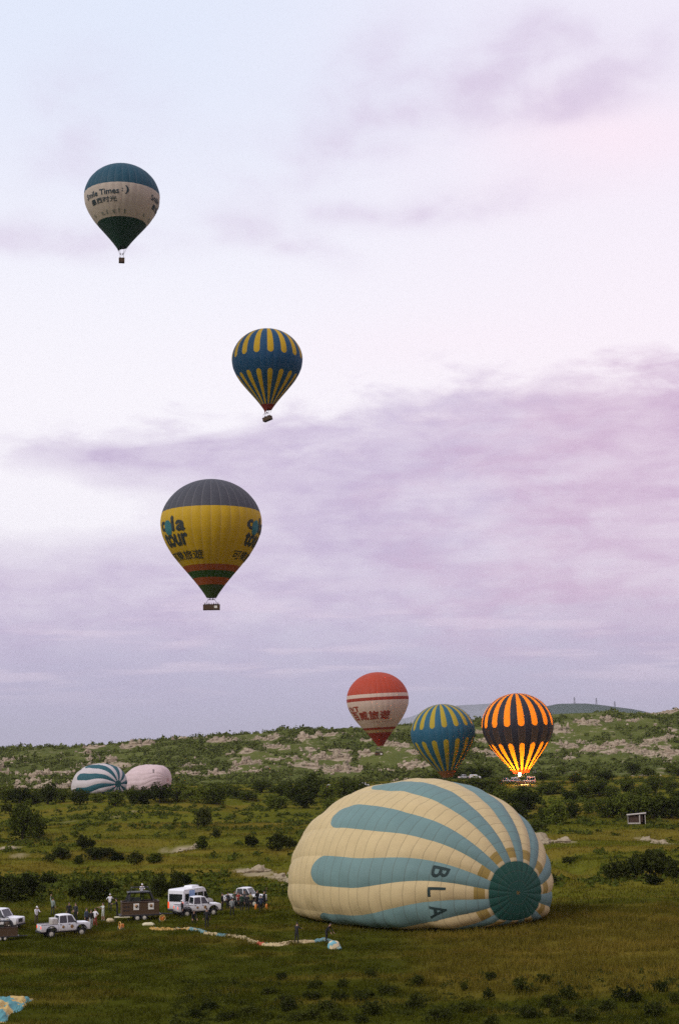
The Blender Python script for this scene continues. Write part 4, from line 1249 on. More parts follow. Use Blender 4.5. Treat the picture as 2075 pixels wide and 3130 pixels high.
# ================================================================== VEHICLES
def wheel(parent, x, yy, r=0.39, w=0.24):
    t = MB(); n = 22; s = 1 if yy > 0 else -1
    prof_ = [(r * .60, -w / 2), (r * .93, -w / 2), (r, -w / 2 + .05), (r, w / 2 - .05), (r * .93, w / 2), (r * .60, w / 2)]
    vs = [(math.cos(6.2832 * i / n) * a, b, math.sin(6.2832 * i / n) * a) for i in range(n) for a, b in prof_]
    k = len(prof_)
    fs_ = [(i * k + j, ((i + 1) % n) * k + j, ((i + 1) % n) * k + (j + 1) % k, i * k + (j + 1) % k) for i in range(n) for j in range(k)]
    t.add(vs, fs_); o = t.build('wheel', M['rubber'], parent, smooth=True); o.location = (x, yy, r)
    rm = MB(); rm.tube([(0, -w * .30 * s, 0), (0, w * .34 * s, 0), (0, w * .42 * s, 0)], [r * .60, r * .58, r * .30], 18)
    rm.tube([(0, w * .40 * s, 0), (0, w * .50 * s, 0)], [r * .16, r * .13], 10)
    rm.build('rim', M['rim_paint'], o, smooth=False)
    return o


def arch(cx, r, z0, n=9):
    return [(cx + r * math.cos(math.pi * i / n), z0 + (r) * math.sin(math.pi * i / n)) for i in range(n + 1)]


def panel(name, parent, quad, thick, mat_, bevel=0.0):
    """a thin plate through four corner points, thickness along its normal"""
    q = [Vector(v) for v in quad]; n = (q[1] - q[0]).cross(q[3] - q[0]).normalized() * thick / 2
    b = MB(); b.add([v - n for v in q] + [v + n for v in q], [(0, 3, 2, 1), (4, 5, 6, 7), (0, 1, 5, 4), (1, 2, 6, 5), (2, 3, 7, 6), (3, 0, 4, 7)])
    return b.build(name, mat_, parent, bevel=bevel)


def pickup(px, py, rz, label, scale=0.93, wagon=False, group='white off-road trucks of the balloon crews'):
    p = spot(px, py)
    root = empty('pickup_truck' if not wagon else 'off_road_wagon', p, R_(rz)); root.scale = (scale,) * 3
    tag(root, label, 'truck', group)
    W = 0.86; P_ = M['white_paint']
    xb = -2.45 if wagon else -0.72
    b = MB()
    poly = [(2.42, 0.62), (2.45, 0.80), (2.44, 1.22), (2.36, 1.27), (1.15, 1.32), (1.05, 1.34), (xb, 1.34), (xb, 0.60)]
    if wagon: poly += arch(-1.45, 0.50, 0.60)[::-1]
    poly += [(1.08, 0.60)] + arch(1.58, 0.49, 0.60)[::-1]
    b.prism(poly, -W, W); b.build('body', P_, root, bevel=0.03)
    fl_ = MB(); fl_.box((-0.1, 0, 0.50), (4.6, 0.9, 0.16)); fl_.build('chassis', M['dark_metal'], root)
    if not wagon:
        for s in (-1, 1):
            q = MB(); q.prism([(-2.45, 0.62), (-2.45, 1.25), (-0.76, 1.25), (-0.76, 0.60), (-0.93, 0.60)] + arch(-1.45, 0.50, 0.60) + [(-1.96, .62)], s * W - s * 0.07, s * W, 0); q.build('bed_side', P_, root)
            q = MB(); q.box((-1.60, s * (W - .035), 1.265), (1.70, 0.10, 0.035)); q.build('bed_rail', M['steel'], root)
        q = MB(); q.box((-1.6, 0, 0.86), (1.66, 1.56, 0.05)); q.build('bed_floor', M['dark_metal'], root)
        q = MB(); q.box((-2.43, 0, 0.95), (0.05, 1.56, 0.56)); tg = q.build('tailgate', P_, root, bevel=0.01)
        q = MB(); q.box((-2.462, 0, 1.14), (0.02, 0.3, 0.05)); q.build('handle', M['dark_metal'], tg)
    # greenhouse: roof, pillars, glass set inside the pillars
    zr = 2.06; xr0 = xb + 0.10; xr1 = 0.62; wb, wt = W - 0.02, W - 0.13
    rf = MB(); rf.prism([(xr0 - .03, zr - .05), (xr0 + .04, zr + .015), (xr0 + .5, zr + .05), (xr1 - .4, zr + .05), (xr1 + .02, zr + .01), (xr1 + .04, zr - .05)], -wt - .03, wt + .03)
    rf.build('roof', P_, root, bevel=0.03)
    xs = [(xb + .03, xr0), (0.17, 0.12), (1.06, xr1)] if not wagon else [(xb + .03, xr0), (-1.45, -1.45), (-0.66, -0.66), (0.17, 0.12), (1.06, xr1)]
    for s in (-1, 1):
        for i, (a, c) in enumerate(xs):
            q = MB(); q.tube([(a, s * wb, 1.32), (c, s * wt, zr - .03)], 0.050, 5); q.build('pillar', P_, root)
        for i in range(len(xs) - 1):
            (a, c), (a2, c2) = xs[i], xs[i + 1]
            wn = panel('window', root, [(a + .03, s * wb, 1.36), (a2 - .03, s * wb, 1.36), (c2 - .03, s * wt, zr - .05), (c + .03, s * wt, zr - .05)], 0.015, M['glass'])
            # door below each window
            if a2 > -0.7:
                x0, x1 = max(a + .02, -0.68), min(a2 - .02, 1.02)
                dr = MB(); dr.prism([(x0, 0.66), (x1, 0.66), (x1, 1.33), (x0, 1.33)], s * (W + .002), s * (W + .022)); dd = dr.build('door', P_, root, bevel=0.008)
                hd = MB(); hd.box((x0 + .14, s * (W + .04), 1.22), (0.16, 0.03, 0.04)); hd.build('handle', M['dark_metal'], dd)
                em = MB(); n_ = 14; cx = (x0 + x1) / 2; e_r = 0.16 if i else 0.13
                em.add([(cx + e_r * math.cos(6.2832 * k / n_), s * (W + .026), 0.98 + e_r * 1.15 * math.sin(6.2832 * k / n_)) for k in range(n_)], [tuple(range(n_))])
                em.build('emblem', M['emblem'], dd)
    panel('windscreen', root, [(1.05, -wb + .06, 1.36), (1.05, wb - .06, 1.36), (xr1 + .01, wt - .05, zr - .05), (xr1 + .01, -wt + .05, zr - .05)], 0.015, M['glass'])
    panel('rear_window', root, [(xb + .04, -wb + .08, 1.37), (xb + .04, wb - .08, 1.37), (xr0 + .01, wt - .06, zr - .06), (xr0 + .01, -wt + .06, zr - .06)], 0.015, M['glass'])
    it = MB(); it.box((0.2, 0, 1.45), (0.5, 1.3, 0.5)); it.box((-0.42, 0, 1.45), (0.3, 1.3, 0.5)); it.build('seats', M['interior'], root)
    for x_, nm in ((2.50, 'front_bumper'), (-2.52, 'rear_bumper')):
        q = MB(); q.box((x_, 0, 0.58), (0.14, 1.7, 0.16)); q.build(nm, M['dark_metal'], root, bevel=0.02)
    gq = MB(); gq.box((2.452, 0, 0.98), (0.03, 0.8, 0.36)); gq.build('grille', M['dark_metal'], root)
    for s in (-1, 1):
        q = MB(); q.tube([(2.44, s * .62, 1.0), (2.475, s * .62, 1.0)], 0.10, 12); q.build('headlight', M['lamp_glass'], root)
        q = MB(); q.box((-2.465, s * .72, 1.02), (0.03, 0.15, 0.26)); q.build('tail_light', M['red_lamp'], root)
        q = MB(); q.box((0.98, s * (W + .12), 1.42), (0.07, 0.20, 0.22)); q.build('mirror', M['dark_metal'], root, bevel=0.01)
        q = MB(); q.prism(arch(1.58, 0.55, 0.60) + arch(1.58, 0.49, 0.60)[::-1], s * W, s * (W + .06)); q.build('wheel_flare', M['dark_metal'], root)
        q = MB(); q.prism(arch(-1.45, 0.56, 0.60) + arch(-1.45, 0.50, 0.60)[::-1], s * W, s * (W + .06)); q.build('wheel_flare', M['dark_metal'], root)
        wheel(root, 1.58, s * .74); wheel(root, -1.45, s * .74)
    return root


def van(loc, rz, label, L=5.3, Hh=2.55, W=0.98, paint='van_paint', blue=True, scale=1.0, group='white vans', roof_unit=True):
    root = empty('van', loc, R_(rz)); root.scale = (scale,) * 3; tag(root, label, 'van', group)
    x0, x1 = -L / 2, L / 2
    b = MB()
    poly = [(x1, 0.55), (x1 + .02, 0.95), (x1 - .10, 1.18), (x1 - .75, 1.36), (x1 - 1.45, Hh - .12), (x1 - 1.75, Hh), (x0 + .2, Hh), (x0 + .03, Hh - .1), (x0, 0.50)]
    poly += arch(x0 + 1.05, 0.42, 0.50)[::-1] + arch(x1 - .95, 0.42, 0.50)[::-1]
    b.prism(poly, -W, W); b.build('body', M[paint], root, bevel=0.06)
    zb, zt = 1.35, min(2.1, Hh - .38)
    n_ = 3; xs = np.linspace(x0 + .25, x1 - 1.75, n_ + 1)
    for s in (-1, 1):
        for i in range(n_):
            panel('window', root, [(xs[i] + .05, s * (W + .004), zb), (xs[i + 1] - .05, s * (W + .004), zb), (xs[i + 1] - .05, s * (W + .004), zt), (xs[i] + .05, s * (W + .004), zt)], 0.012, M['glass'])
        panel('door_window', root, [(x1 - 1.65, s * (W + .004), zb), (x1 - .80, s * (W + .004), zb + .03), (x1 - 1.30, s * (W + .004), zt), (x1 - 1.65, s * (W + .004), zt)], 0.012, M['glass'])
        q = MB(); q.box((x1 - .02, s * .72, 0.93), (0.08, .30, .20)); q.build('headlight', M['lamp_glass'], root)
        q = MB(); q.box((x0 - .012, s * (W - .09), 1.0), (0.03, .14, .62)); q.build('tail_light', M['red_lamp'], root)
        wheel(root, x0 + 1.05, s * (W - .12), 0.34, .22); wheel(root, x1 - .95, s * (W - .12), 0.34, .22)
        if blue: panel('blue_panel', root, [(xs[1] - .35, s * (W + .008), .75), (xs[1] + .62, s * (W + .008), .75), (xs[1] + .62, s * (W + .008), Hh - .15), (xs[1] - .35, s * (W + .008), Hh - .15)], 0.010, M['blue_vinyl'])
    panel('windscreen', root, [(x1 - .72, -W + .12, 1.40), (x1 - .72, W - .12, 1.40), (x1 - 1.40, W - .14, Hh - .18), (x1 - 1.40, -W + .14, Hh - .18)], 0.03, M['glass'])
    panel('rear_window', root, [(x0 + .005, -W + .16, zb), (x0 + .005, W - .16, zb), (x0 + .022, W - .16, zt), (x0 + .022, -W + .16, zt)], 0.03, M['glass'])
    q = MB(); q.box((x0 - .06, 0, .52), (.14, 1.8, .16)); q.build('rear_bumper', M['dark_metal'], root)
    q = MB(); q.box((x1 + .03, 0, .55), (.14, 1.8, .22)); q.build('front_bumper', M['dark_metal'], root)
    if roof_unit: q = MB(); q.box((0.1, 0, Hh + .10), (1.3, 1.1, .20), top=(.85, .85)); q.build('roof_unit', M[paint], root, bevel=0.04)
    return root


pickup(195, 2862, 27, 'white double-cab pickup with brown door emblems, nearest on the left', 0.92)
pickup(-2, 2842, -17, 'white off-road wagon cut off by the left edge behind a trailer', 0.93, wagon=True)
pickup(604, 2800, 24, 'white double-cab pickup parked in front of the tall white van', 0.92)
pickup(748, 2770, -20, 'white pickup with a crowd of people in front of it', 0.92)
van(spot(584, 2790), 60, 'tall white van with a blue panel behind a white pickup', L=5.2)
q = MB(); q.box((0, 0, .42), (.55, 1.1, .84)); bx = q.build('cargo_box', M['white_paint'], None, bevel=0.03)
p = spot(195, 2862); bx.matrix_world = Matrix.Translation(p) @ Matrix.Rotation(R_(27), 4, 'Z') @ Matrix.Translation((-1.02 * .92, 0, .89 * .92))
tag(bx, 'white upright box standing in the bed of the nearest pickup', 'box')


def trailer(px, py, rz, label, signs=2, scale=1.0, bw=3.7):
    p = spot(px, py); root = empty('basket_trailer', p, R_(rz)); root.scale = (scale,) * 3; tag(root, label, 'trailer', 'trailers carrying balloon baskets')
    q = MB(); q.box((0, 0, .52), (bw + .5, 1.9, .12)); q.build('platform', M['dark_metal'], root, bevel=.01)
    q = MB(); q.tube([(bw / 2 + .2, .5, .5), (bw / 2 + 1.5, 0, .48)], .05, 6); q.tube([(bw / 2 + .2, -.5, .5), (bw / 2 + 1.5, 0, .48)], .05, 6); q.build('drawbar', M['dark_metal'], root)
    for s in (-1, 1): wheel(root, -.35, s * .98, .32, .2); wheel(root, .35, s * .98, .32, .2)
    bk = basket(root, bw, 1.7, 1.2, 0.585, 0.0, False, 0.0, False)
    for i in range(signs):
        g = MB(); x_ = -bw * .12 + i * bw * .40
        g.box((x_, -.90, .78), (.55, .02, .62)); g.build('sign', M['sign_white'], bk)
        k = MB(); k.tube([(x_, -.914, .66), (x_, -.914, .84), (x_ + .02, -.914, .98)], [.05, .17, .10], 8); k.build('emblem', M['emblem'], bk)
    for i in range(6):
        g = MB(); g.box((-bw / 2 + .18 + (i % 3) * .22, -.885, .45 + (i // 3) * .34), (.12, .02, .16)); g.build('foot_hole', M['interior'], bk)
    fr = MB()
    for sx, sy in ((-1, -1), (1, -1), (1, 1), (-1, 1)): fr.tube([(sx * bw * .36, sy * .8, 1.75), (sx * bw * .27, sy * .6, 2.65)], .07, 5)
    for sy in (-1, 1): fr.tube([(-bw * .27, sy * .6, 2.65), (bw * .27, sy * .6, 2.65)], .05, 5)
    fr.build('upright_frame', M['dark_metal'], root)
    q = MB(); q.box((-.15, 0, 2.72), (bw * .62, 1.5, .06), top=(.9, .9)); q.build('frame_cover', M['dark_metal'], root)
    q = MB(); q.box((-.5, -.2, 1.98), (bw * .34, .7, .4), top=(.8, .8)); q.build('packed_envelope_bag', mat('dark_canvas', (.022, .026, .020), .9, var=.3), root, bevel=.08)
    return root


trailer(428, 2812, 14, 'brown wicker basket on a trailer with two white signs', 2, 1.0, 3.6)
trailer(8, 2874, 16, 'dark basket trailer cut off by the left edge', 0, .62, 4.2)

# far vehicles beside the standing balloons
van(spot(1452, 2383), -8, 'white van parked between the two standing balloons', 4.2, 1.9, .95, blue=False, scale=1.0, roof_unit=False)
van(spot(1014, 2412), 8, 'white van half hidden in the grove beside the big balloon', 4.2, 2.0, .95, blue=False, scale=.75, roof_unit=False)
van(spot(1112, 2408), 4, 'white van showing above the big balloon, right of the other one', 4.2, 2.0, .95, blue=False, scale=.85, roof_unit=False)
van(spot(1616, 2396), 172, 'white van lit by the flame, right of the glowing balloon basket', 4.4, 2.4, .95, blue=False, scale=1.0)
van(spot(1577, 2393), 20, 'white van lit by the flame, left of the glowing balloon basket', 4.0, 2.3, .95, blue=False, scale=.8)
for px_, py_, rz_, lab in ((1545, 2394, -35, 'small white pickup standing left of the glowing balloon'), (1638, 2367, 10, 'small white pickup on the field behind the glowing balloon'), (1417, 2382, 20, 'small white pickup beside the far white van')):
    pickup(px_, py_, rz_, lab, .85, group='far white pickups')


# ================================================================== SMALL GEAR
def fan(px, py, rz, label, s=1.0):
    p = spot(px, py); root = empty('inflation_fan', p, R_(rz)); root.scale = (s,) * 3; tag(root, label, 'fan', 'inflation fans')
    q = MB(); n_ = 16
    q.tube([(math.cos(6.2832 * i / n_) * .34, 0, .45 + math.sin(6.2832 * i / n_) * .34) for i in range(n_ + 1)], .035, 5); q.build('guard_ring', M['fan_yellow'], root)
    for k in range(3):
        b = MB(); a = k * 2.094 + .4
        b.add([(0, .03, .45), (math.cos(a) * .3, -.03, .45 + math.sin(a) * .3), (math.cos(a + .5) * .3, .03, .45 + math.sin(a + .5) * .3)], [(0, 1, 2)]); b.build('blade', M['orange_paint'], root)
    b = MB(); b.box((0, .22, .40), (.36, .34, .34)); b.build('engine', M['orange_paint'], root, bevel=.03)
    for sx in (-1, 1):
        b = MB(); b.tube([(sx * .3, -.1, 0), (sx * .36, 0, .45), (sx * .3, .4, 0)], .022, 5); b.build('leg', M['steel'], root)
    return root


fan(497, 2819, 20, 'orange fan in a pale frame right of the basket trailer', 0.85)
fan(367, 2844, -60, 'orange fan standing in front of the basket trailer', 0.95)
for px_, py_, lab in ((782, 2780, 'orange gas cylinder at the feet of the crowd'), (815, 2780, 'orange gas cylinder right of the crowd')):
    b = MB(); b.tube([(0, 0, 0), (0, 0, .05), (0, 0, .62), (0, 0, .74), (0, 0, .78)], [.15, .17, .17, .09, .05], 12); o = b.build('gas_cylinder', M['orange_paint'], None, smooth=True)
    o.location = spot(px_, py_); o.scale = (.72,) * 3; tag(o, lab, 'gas cylinder', 'gas cylinders')
    b = MB(); b.tube([(.08, 0, .74), (.08, 0, .88), (-.08, 0, .88), (-.08, 0, .74)], .018, 5); b.build('handle', M['steel'], o)


def lump(px, py, w, d_, h_, m, nm, label, cat, seed=1, rz=0.0):
    p = spot(px, py); nu, nv = 24, 10; P = np.zeros((nv, nu, 3))
    for j in range(nv):
        t = j / (nv - 1)
        for i in range(nu):
            a = 2 * math.pi * i / (nu - 1); rr = math.cos(t * math.pi / 2) ** .55 if j < nv - 1 else 0
            k = 1 + .35 * float(fbm(math.cos(a) * 1.5 + seed, math.sin(a) * 1.5 + t * 2, 3, seed))
            P[j, i] = (math.cos(a) * rr * w / 2 * k, math.sin(a) * rr * d_ / 2 * k, math.sin(t * math.pi / 2) * h_ * k - .02)
    o = link(nm, grid_mesh(nm, P), M[m]); o.location = p; o.rotation_euler = (0, 0, rz); return tag(o, label, cat)


lump(338, 2822, .85, .7, .48, 'sack', 'envelope_sack', 'round cream sack lying left of the basket trailer', 'sack', 2)
lump(455, 2828, 1.3, .6, .26, 'canvas_pale', 'folded_canvas', 'flat pale heap of cloth in front of the basket trailer', 'cloth', 4)
# low flat handcart beside the sack
p = spot(374, 2818); root = empty('handcart', p, R_(8)); tag(root, 'low flat handcart between the sack and the basket trailer', 'cart')
b = MB(); b.box((0, 0, .46), (1.5, .8, .05)); b.build('deck', M['canvas_pale'], root)
for sx in (-1, 1):
    for sy in (-1, 1):
        b = MB(); b.tube([(sx * .6, sy * .3, 0), (sx * .6, sy * .3, .44)], .035, 5); b.build('leg', M['dark_metal'], root)


# ------------------------------------------------------------------ laid-out balloon cloth
def cloth_rope(pts, label, width=.34, hgt=.20, seed=3):
    """crumpled strip of balloon cloth lying along a line of ground points"""
    W_ = [spot(a, b) for a, b in pts]
    d_ = [0.0]
    for i in range(1, len(W_)): d_.append(d_[-1] + (W_[i] - W_[i - 1]).length)
    n_ = int(d_[-1] / .12); s = np.linspace(0, d_[-1], n_)
    xs = np.interp(s, d_, [w.x for w in W_]); ys = np.interp(s, d_, [w.y for w in W_])
    tx, ty = np.gradient(xs), np.gradient(ys); L = np.hypot(tx, ty); nx, ny = -ty / L, tx / L
    nu = 11; P = np.zeros((n_, nu, 3)); uv = np.zeros((n_, nu, 2))
    for j in range(nu):
        f = j / (nu - 1) * 2 - 1
        w = width * (1 + 1.3 * fbm(s * .8, s * 0 + 1, 3, seed)) * np.clip(np.minimum(s, d_[-1] - s) / .6 + .15, 0, 1)
        P[:, j, 0] = xs + nx * w * f + fbm(s * 2.2, s * 0 + j * .6, 3, seed + 1) * .25
        P[:, j, 1] = ys + ny * w * f + fbm(s * 2.2, s * 0 + j * .6 + 9, 3, seed + 2) * .5
        P[:, j, 2] = ground(P[:, j, 0], P[:, j, 1]) - .03 + (1 - f * f) ** .5 * (hgt + fbm(s * 3.1, s * 0 + j * .8, 3, seed + 3) * hgt * 1.8)
        uv[:, j, 0] = j / (nu - 1); uv[:, j, 1] = s / d_[-1]
    return P, uv


def trail_color():
    u, v = uvxy()
    cr, bl = (0.50, 0.39, 0.20), (0.15, 0.29, 0.30)
    c = ramp_const(v, [(0, (0.45, 0.27, 0.06)), (.13, bl), (.22, cr), (.29, bl), (.325, cr), (.53, (0.50, 0.10, 0.05)), (.555, cr), (.72, bl), (.84, cr), (.915, bl)])
    n_ = noise(tex('Object'), 1.6, 4, .6)
    return mixc(sstep(.56, .62, n_), c, mixc(u.gt(.5), cr, bl))


P, uv = cloth_rope([(460, 2841), (530, 2843), (570, 2842), (612, 2847), (632, 2856), (680, 2861), (738, 2867), (765, 2880), (800, 2888), (845, 2891), (880, 2885), (912, 2882), (960, 2880), (992, 2874), (1012, 2882), (1030, 2896), (1040, 2904)], '')
o = link('balloon_cloth', grid_mesh('balloon_cloth', P, uv=uv), mat('trail_cloth', trail_color, .7, trans=.1)); tag(o, 'long crumpled strip of cream and blue balloon cloth across the grass', 'cloth')
for px_, py_, lab, w_ in ((1020, 2900, 'crumpled blue and cream cloth bundle at the end of the long strip', 1.1),):
    def bundle_c():
        return mixc(sstep(.48, .52, noise(tex('Object'), 1.3, 3, .5)), (0.15, 0.36, 0.40), (0.62, 0.50, 0.30))
    o = lump(px_, py_, w_, .9, .62, 'sack', 'cloth_bundle', lab, 'cloth', 7); o.data.materials.clear(); o.data.materials.append(mat('bundle_cloth', bundle_c, .7))

c0 = spot(14, 3086); nu, nv = 60, 60; P = np.zeros((nv, nu, 3)); uv = np.zeros((nv, nu, 2))
U_, V_ = np.meshgrid(np.linspace(-1, 1, nu), np.linspace(-1, 1, nv))
ed = 1 + .5 * fbm(U_ * 2 + 4, V_ * 2, 3, 15)
Xc = c0.x - .55 + U_ * 1.75 * ed; Yc = c0.y + V_ * 4.6 * ed
fold = 1 - 2 * np.abs(fbm(U_ * 2.6 + V_ * 1.4, V_ * 2.2 - U_, 4, 25))
dome = np.clip(1 - np.maximum(np.abs(U_), np.abs(V_)) ** 6, 0, 1)
Zc = ground(Xc, Yc) - .04 + dome * (.10 + .42 * np.clip(fold - .45, 0, 1) + .12 * fbm(U_ * 7, V_ * 7, 3, 35) + .25 * np.exp(-(U_ ** 2 + V_ ** 2) * 2))
me = grid_mesh('balloon_cloth', np.stack([Xc, Yc, Zc], -1), uv=np.stack([(U_ + 1) / 2, (V_ + 1) / 2], -1))


def heap_color():
    u, v = uvxy(); n_ = noise(tex('Object'), .9, 4, .6)
    f = X.m('SINE', (u * .8 + v * 1.3 + n_ * .9) * 13.0)
    return mixc(f.gt(.35), (0.085, 0.275, 0.285), (0.55, 0.38, 0.12))


o = link('balloon_cloth', me, mat('heap_cloth', heap_color, .7, trans=.1)); tag(o, 'spread heap of teal and yellow balloon cloth in the bottom left corner', 'cloth')
# flame-lit ground cloth under the glowing balloon
P, uv = cloth_rope([(1568, 2398), (1600, 2399), (1634, 2397)], '', .5, .12, 5)
o = link('ground_sheet', grid_mesh('ground_sheet', P, uv=uv), M['canvas_pale']); tag(o, 'pale sheet on the grass under the glowing balloon', 'sheet')

# ------------------------------------------------------------------ hut near the right edge
p = spot(1945, 2518); root = empty('hut', p, R_(-12)); root.scale = (.95,) * 3; tag(root, 'small hut with a dark open front and white side wall', 'hut')
s_ = p.y / FPX; w_, h_, d_ = 66 * s_ * .80, 29 * s_, 2.6
hwm = mat('hut_white', (.42, .38, .33), .8, var=.12); hbr = mat('hut_brown', (.060, .034, .022), .9, var=.3)
b = MB(); b.box((0, d_ / 2, h_ / 2), (w_, .12, h_)); b.build('back_wall', hbr, root)
b = MB(); b.box((w_ / 2, 0, h_ / 2), (.12, d_, h_)); b.build('side_wall', hwm, root)
b = MB(); b.box((-w_ / 2, 0, h_ / 2), (.12, d_, h_)); b.build('side_wall', hwm, root)
b = MB(); b.box((-w_ * .05, -d_ / 2 + .3, h_ * .55), (w_ * .80, .08, h_ * .72)); b.build('front_boards', hbr, root)
b = MB(); b.box((w_ * .18, -d_ / 2 - .04, h_ * .5), (.22, .14, h_)); b.build('post', hwm, root)
b = MB(); b.box((-w_ * .14, -d_ / 2 - .02, .16), (w_ * .66, .12, .30)); b.build('sill_beam', hwm, root)
b = MB(); b.box((0, 0, h_ + .08), (w_ + .5, d_ + .6, .14), rot=Matrix.Rotation(R_(-5), 3, 'Y')); b.build('roof', hwm, root)

# pylons on the far hill
for px_, top_, bot_, lab in ((1755, 2127, 2152, 'thin lattice pylon on the far hill, leftmost of three'), (1822, 2130, 2156, 'thin lattice pylon on the far hill, middle of three'), (1878, 2140, 2164, 'thin lattice pylon on the far hill, rightmost of three')):
    a, e = at(px_, bot_, 8560), at(px_, top_, 8560); H2 = (e - a).length + 14
    root = empty('pylon', a - Vector((0, 0, 20))); tag(root, lab, 'pylon', 'pylons on the far hill')
    b = MB()
    for sx, sy in ((-1, -1), (1, -1), (1, 1), (-1, 1)): b.tube([(sx * 6, sy * 6, 0), (sx * 1.2, sy * 1.2, H2)], .55, 4)
    for k in range(5):
        z0, z1 = H2 * k / 5, H2 * (k + 1) / 5; w0, w1 = 6 - 4.8 * k / 5, 6 - 4.8 * (k + 1) / 5
        for sy in (-1, 1): b.tube([(-w0, sy * w0, z0), (w1, sy * w1, z1)], .3, 4); b.tube([(w0, sy * w0, z0), (-w1, sy * w1, z1)], .3, 4)
    b.build('tower', M['dark_metal'], root)
    for f in (.72, .86):
        b = MB(); b.tube([(-9, 0, H2 * f), (9, 0, H2 * f)], .5, 4); b.build('cross_arm', M['dark_metal'], root)

# ================================================================== PEOPLE
_cloth = {}


def cloth_mat(rgb):
    k = tuple(rgb)
    if k not in _cloth: _cloth[k] = mat('clothing', rgb, .8, var=.12, vscale=5)
    return _cloth[k]


def figure_mesh(pose):
    """one skinned body, facing -Y, 1.75 m tall; returns mesh and the region of every face"""
    V_, E_l, Rd, reg = [], [], [], []

    def v(p, r, par=None, g=None):
        V_.append(Vector(p)); Rd.append(r if isinstance(r, tuple) else (r, r))
        if par is not None: E_l.append((par, len(V_) - 1)); reg.append(g)
        return len(V_) - 1
    lean = R_(pose.get('lean', 0)); crouch = pose.get('crouch', 0.0)
    ph = 0.93 - 0.42 * crouch
    pel = v((0, 0, ph), (.155, .115))
    tor = Matrix.Rotation(lean, 3, 'X')

    def up(x, y_, z): return Vector((0, 0, ph)) + tor @ Vector((x, y_, z))
    wst = v(up(0, 0, .18), (.135, .105), pel, 'shirt'); chs = v(up(0, .005, .40), (.165, .115), wst, 'shirt')
    nk = v(up(0, 0, .555), (.062, .06), chs, 'shirt')
    ht = Matrix.Rotation(lean * .4 + R_(pose.get('nod', 0)), 3, 'X')
    hb_ = up(0, 0, .60)
    h1 = v(hb_ + ht @ Vector((0, -.015, .03)), (.066, .075), nk, 'skin'); h2 = v(hb_ + ht @ Vector((0, -.012, .115)), (.078, .095), h1, 'skin'); h3 = v(hb_ + ht @ Vector((0, 0, .19)), (.060, .072), h2, 'skin')
    v(hb_ + ht @ Vector((0, -.118, .085)), .016, h2, 'skin')
    for s, key in ((-1, 'la'), (1, 'ra')):
        sh = v(up(s * .185, 0, .465), (.066, .066), chs, 'shirt')
        mode = pose.get(key, 'down')
        S = up(s * .185, 0, .465)
        A1, A2 = {'down': ((s * .07, .02, -.27), (s * .03, -.06, -.25)), 'up': ((s * .13, -.05, .24), (-s * .02, -.05, .26)), 'out': ((s * .25, -.06, -.10), (s * .21, -.12, -.02)),
                  'fwd': ((s * .06, -.17, -.20), (-s * .04, -.23, .02)), 'hip': ((s * .19, .06, -.20), (-s * .12, -.10, -.15)), 'low': ((s * .05, -.14, -.23), (0, -.14, -.20))}[mode]
        el_ = S + Vector(A1); wr = el_ + Vector(A2)
        e1 = v(el_, .043, sh, 'shirt'); w1 = v(wr, .030, e1, pose.get('sleeve', 'shirt'))
        d_ = Vector(A2).normalized(); pm = v(wr + d_ * .085, (.042, .022), w1, 'skin')
        sd_ = d_.cross(Vector((0, 0, 1)) if abs(d_.z) < .8 else Vector((0, 1, 0))).normalized(); bend = Vector((0, -.02, -.012))
        for k, (o_, ln) in enumerate(((-.032, .060), (-.011, .078), (.011, .074), (.032, .058))):
            f1 = v(wr + d_ * (.115 + ln * .45) + sd_ * o_, .009, pm, 'skin'); v(wr + d_ * (.115 + ln) + sd_ * o_ + bend, .008, f1, 'skin')
        f1 = v(wr + d_ * .055 + sd_ * .055, .011, w1, 'skin'); v(wr + d_ * .10 + sd_ * .072, .009, f1, 'skin')
    st = pose.get('stride', .04)
    for s in (-1, 1):
        hp = v((s * .095, 0, ph - .05), (.098, .098), pel, 'pants')
        if crouch > .3: kn_p, an_p = (s * .15, -.30, .44), (s * .14, -.05, .09)
        else: kn_p, an_p = (s * .115, -.03 + s * st * .6, .50), (s * .125, .03 + s * st * 1.4, .09)
        kn = v(kn_p, (.066, .066), hp, 'pants'); cf = v((Vector(kn_p) * .6 + Vector(an_p) * .4) + Vector((0, .02, 0)), (.060, .060), kn, pose.get('shin', 'pants'))
        an = v(an_p, (.043, .045), cf, pose.get('shin', 'pants')); v((an_p[0], an_p[1] - .16, .040), (.042, .032), an, 'shoe')
        v((an_p[0], an_p[1] + .05, .045), (.034, .034), an, 'shoe')
    me = bpy.data.meshes.new('person'); me.from_pydata([tuple(q) for q in V_], E_l, []); me.update()
    o = bpy.data.objects.new('tmp', me); COL.objects.link(o)
    md = o.modifiers.new('s', 'SKIN'); md.use_smooth_shade = True
    sk = me.skin_vertices[0].data if me.skin_vertices else None
    if sk is None:
        bm = bmesh.new(); bm.from_mesh(me); bm.verts.layers.skin.verify(); bm.to_mesh(me); bm.free(); sk = me.skin_vertices[0].data
    for i, r in enumerate(Rd): sk[i].radius = r; sk[i].use_root = (i == 0)
    sb = o.modifiers.new('d', 'SUBSURF'); sb.levels = 1; sb.render_levels = 1
    bpy.context.view_layer.update()
    out = bpy.data.meshes.new_from_object(o.evaluated_get(bpy.context.evaluated_depsgraph_get()))
    bpy.data.objects.remove(o)
    segA = np.array([V_[a] for a, b in E_l]); segB = np.array([V_[b] for a, b in E_l]); rr = np.array([max(Rd[b]) for a, b in E_l])
    C = np.empty(len(out.polygons) * 3); out.polygons.foreach_get('center', C); C = C.reshape(-1, 1, 3)
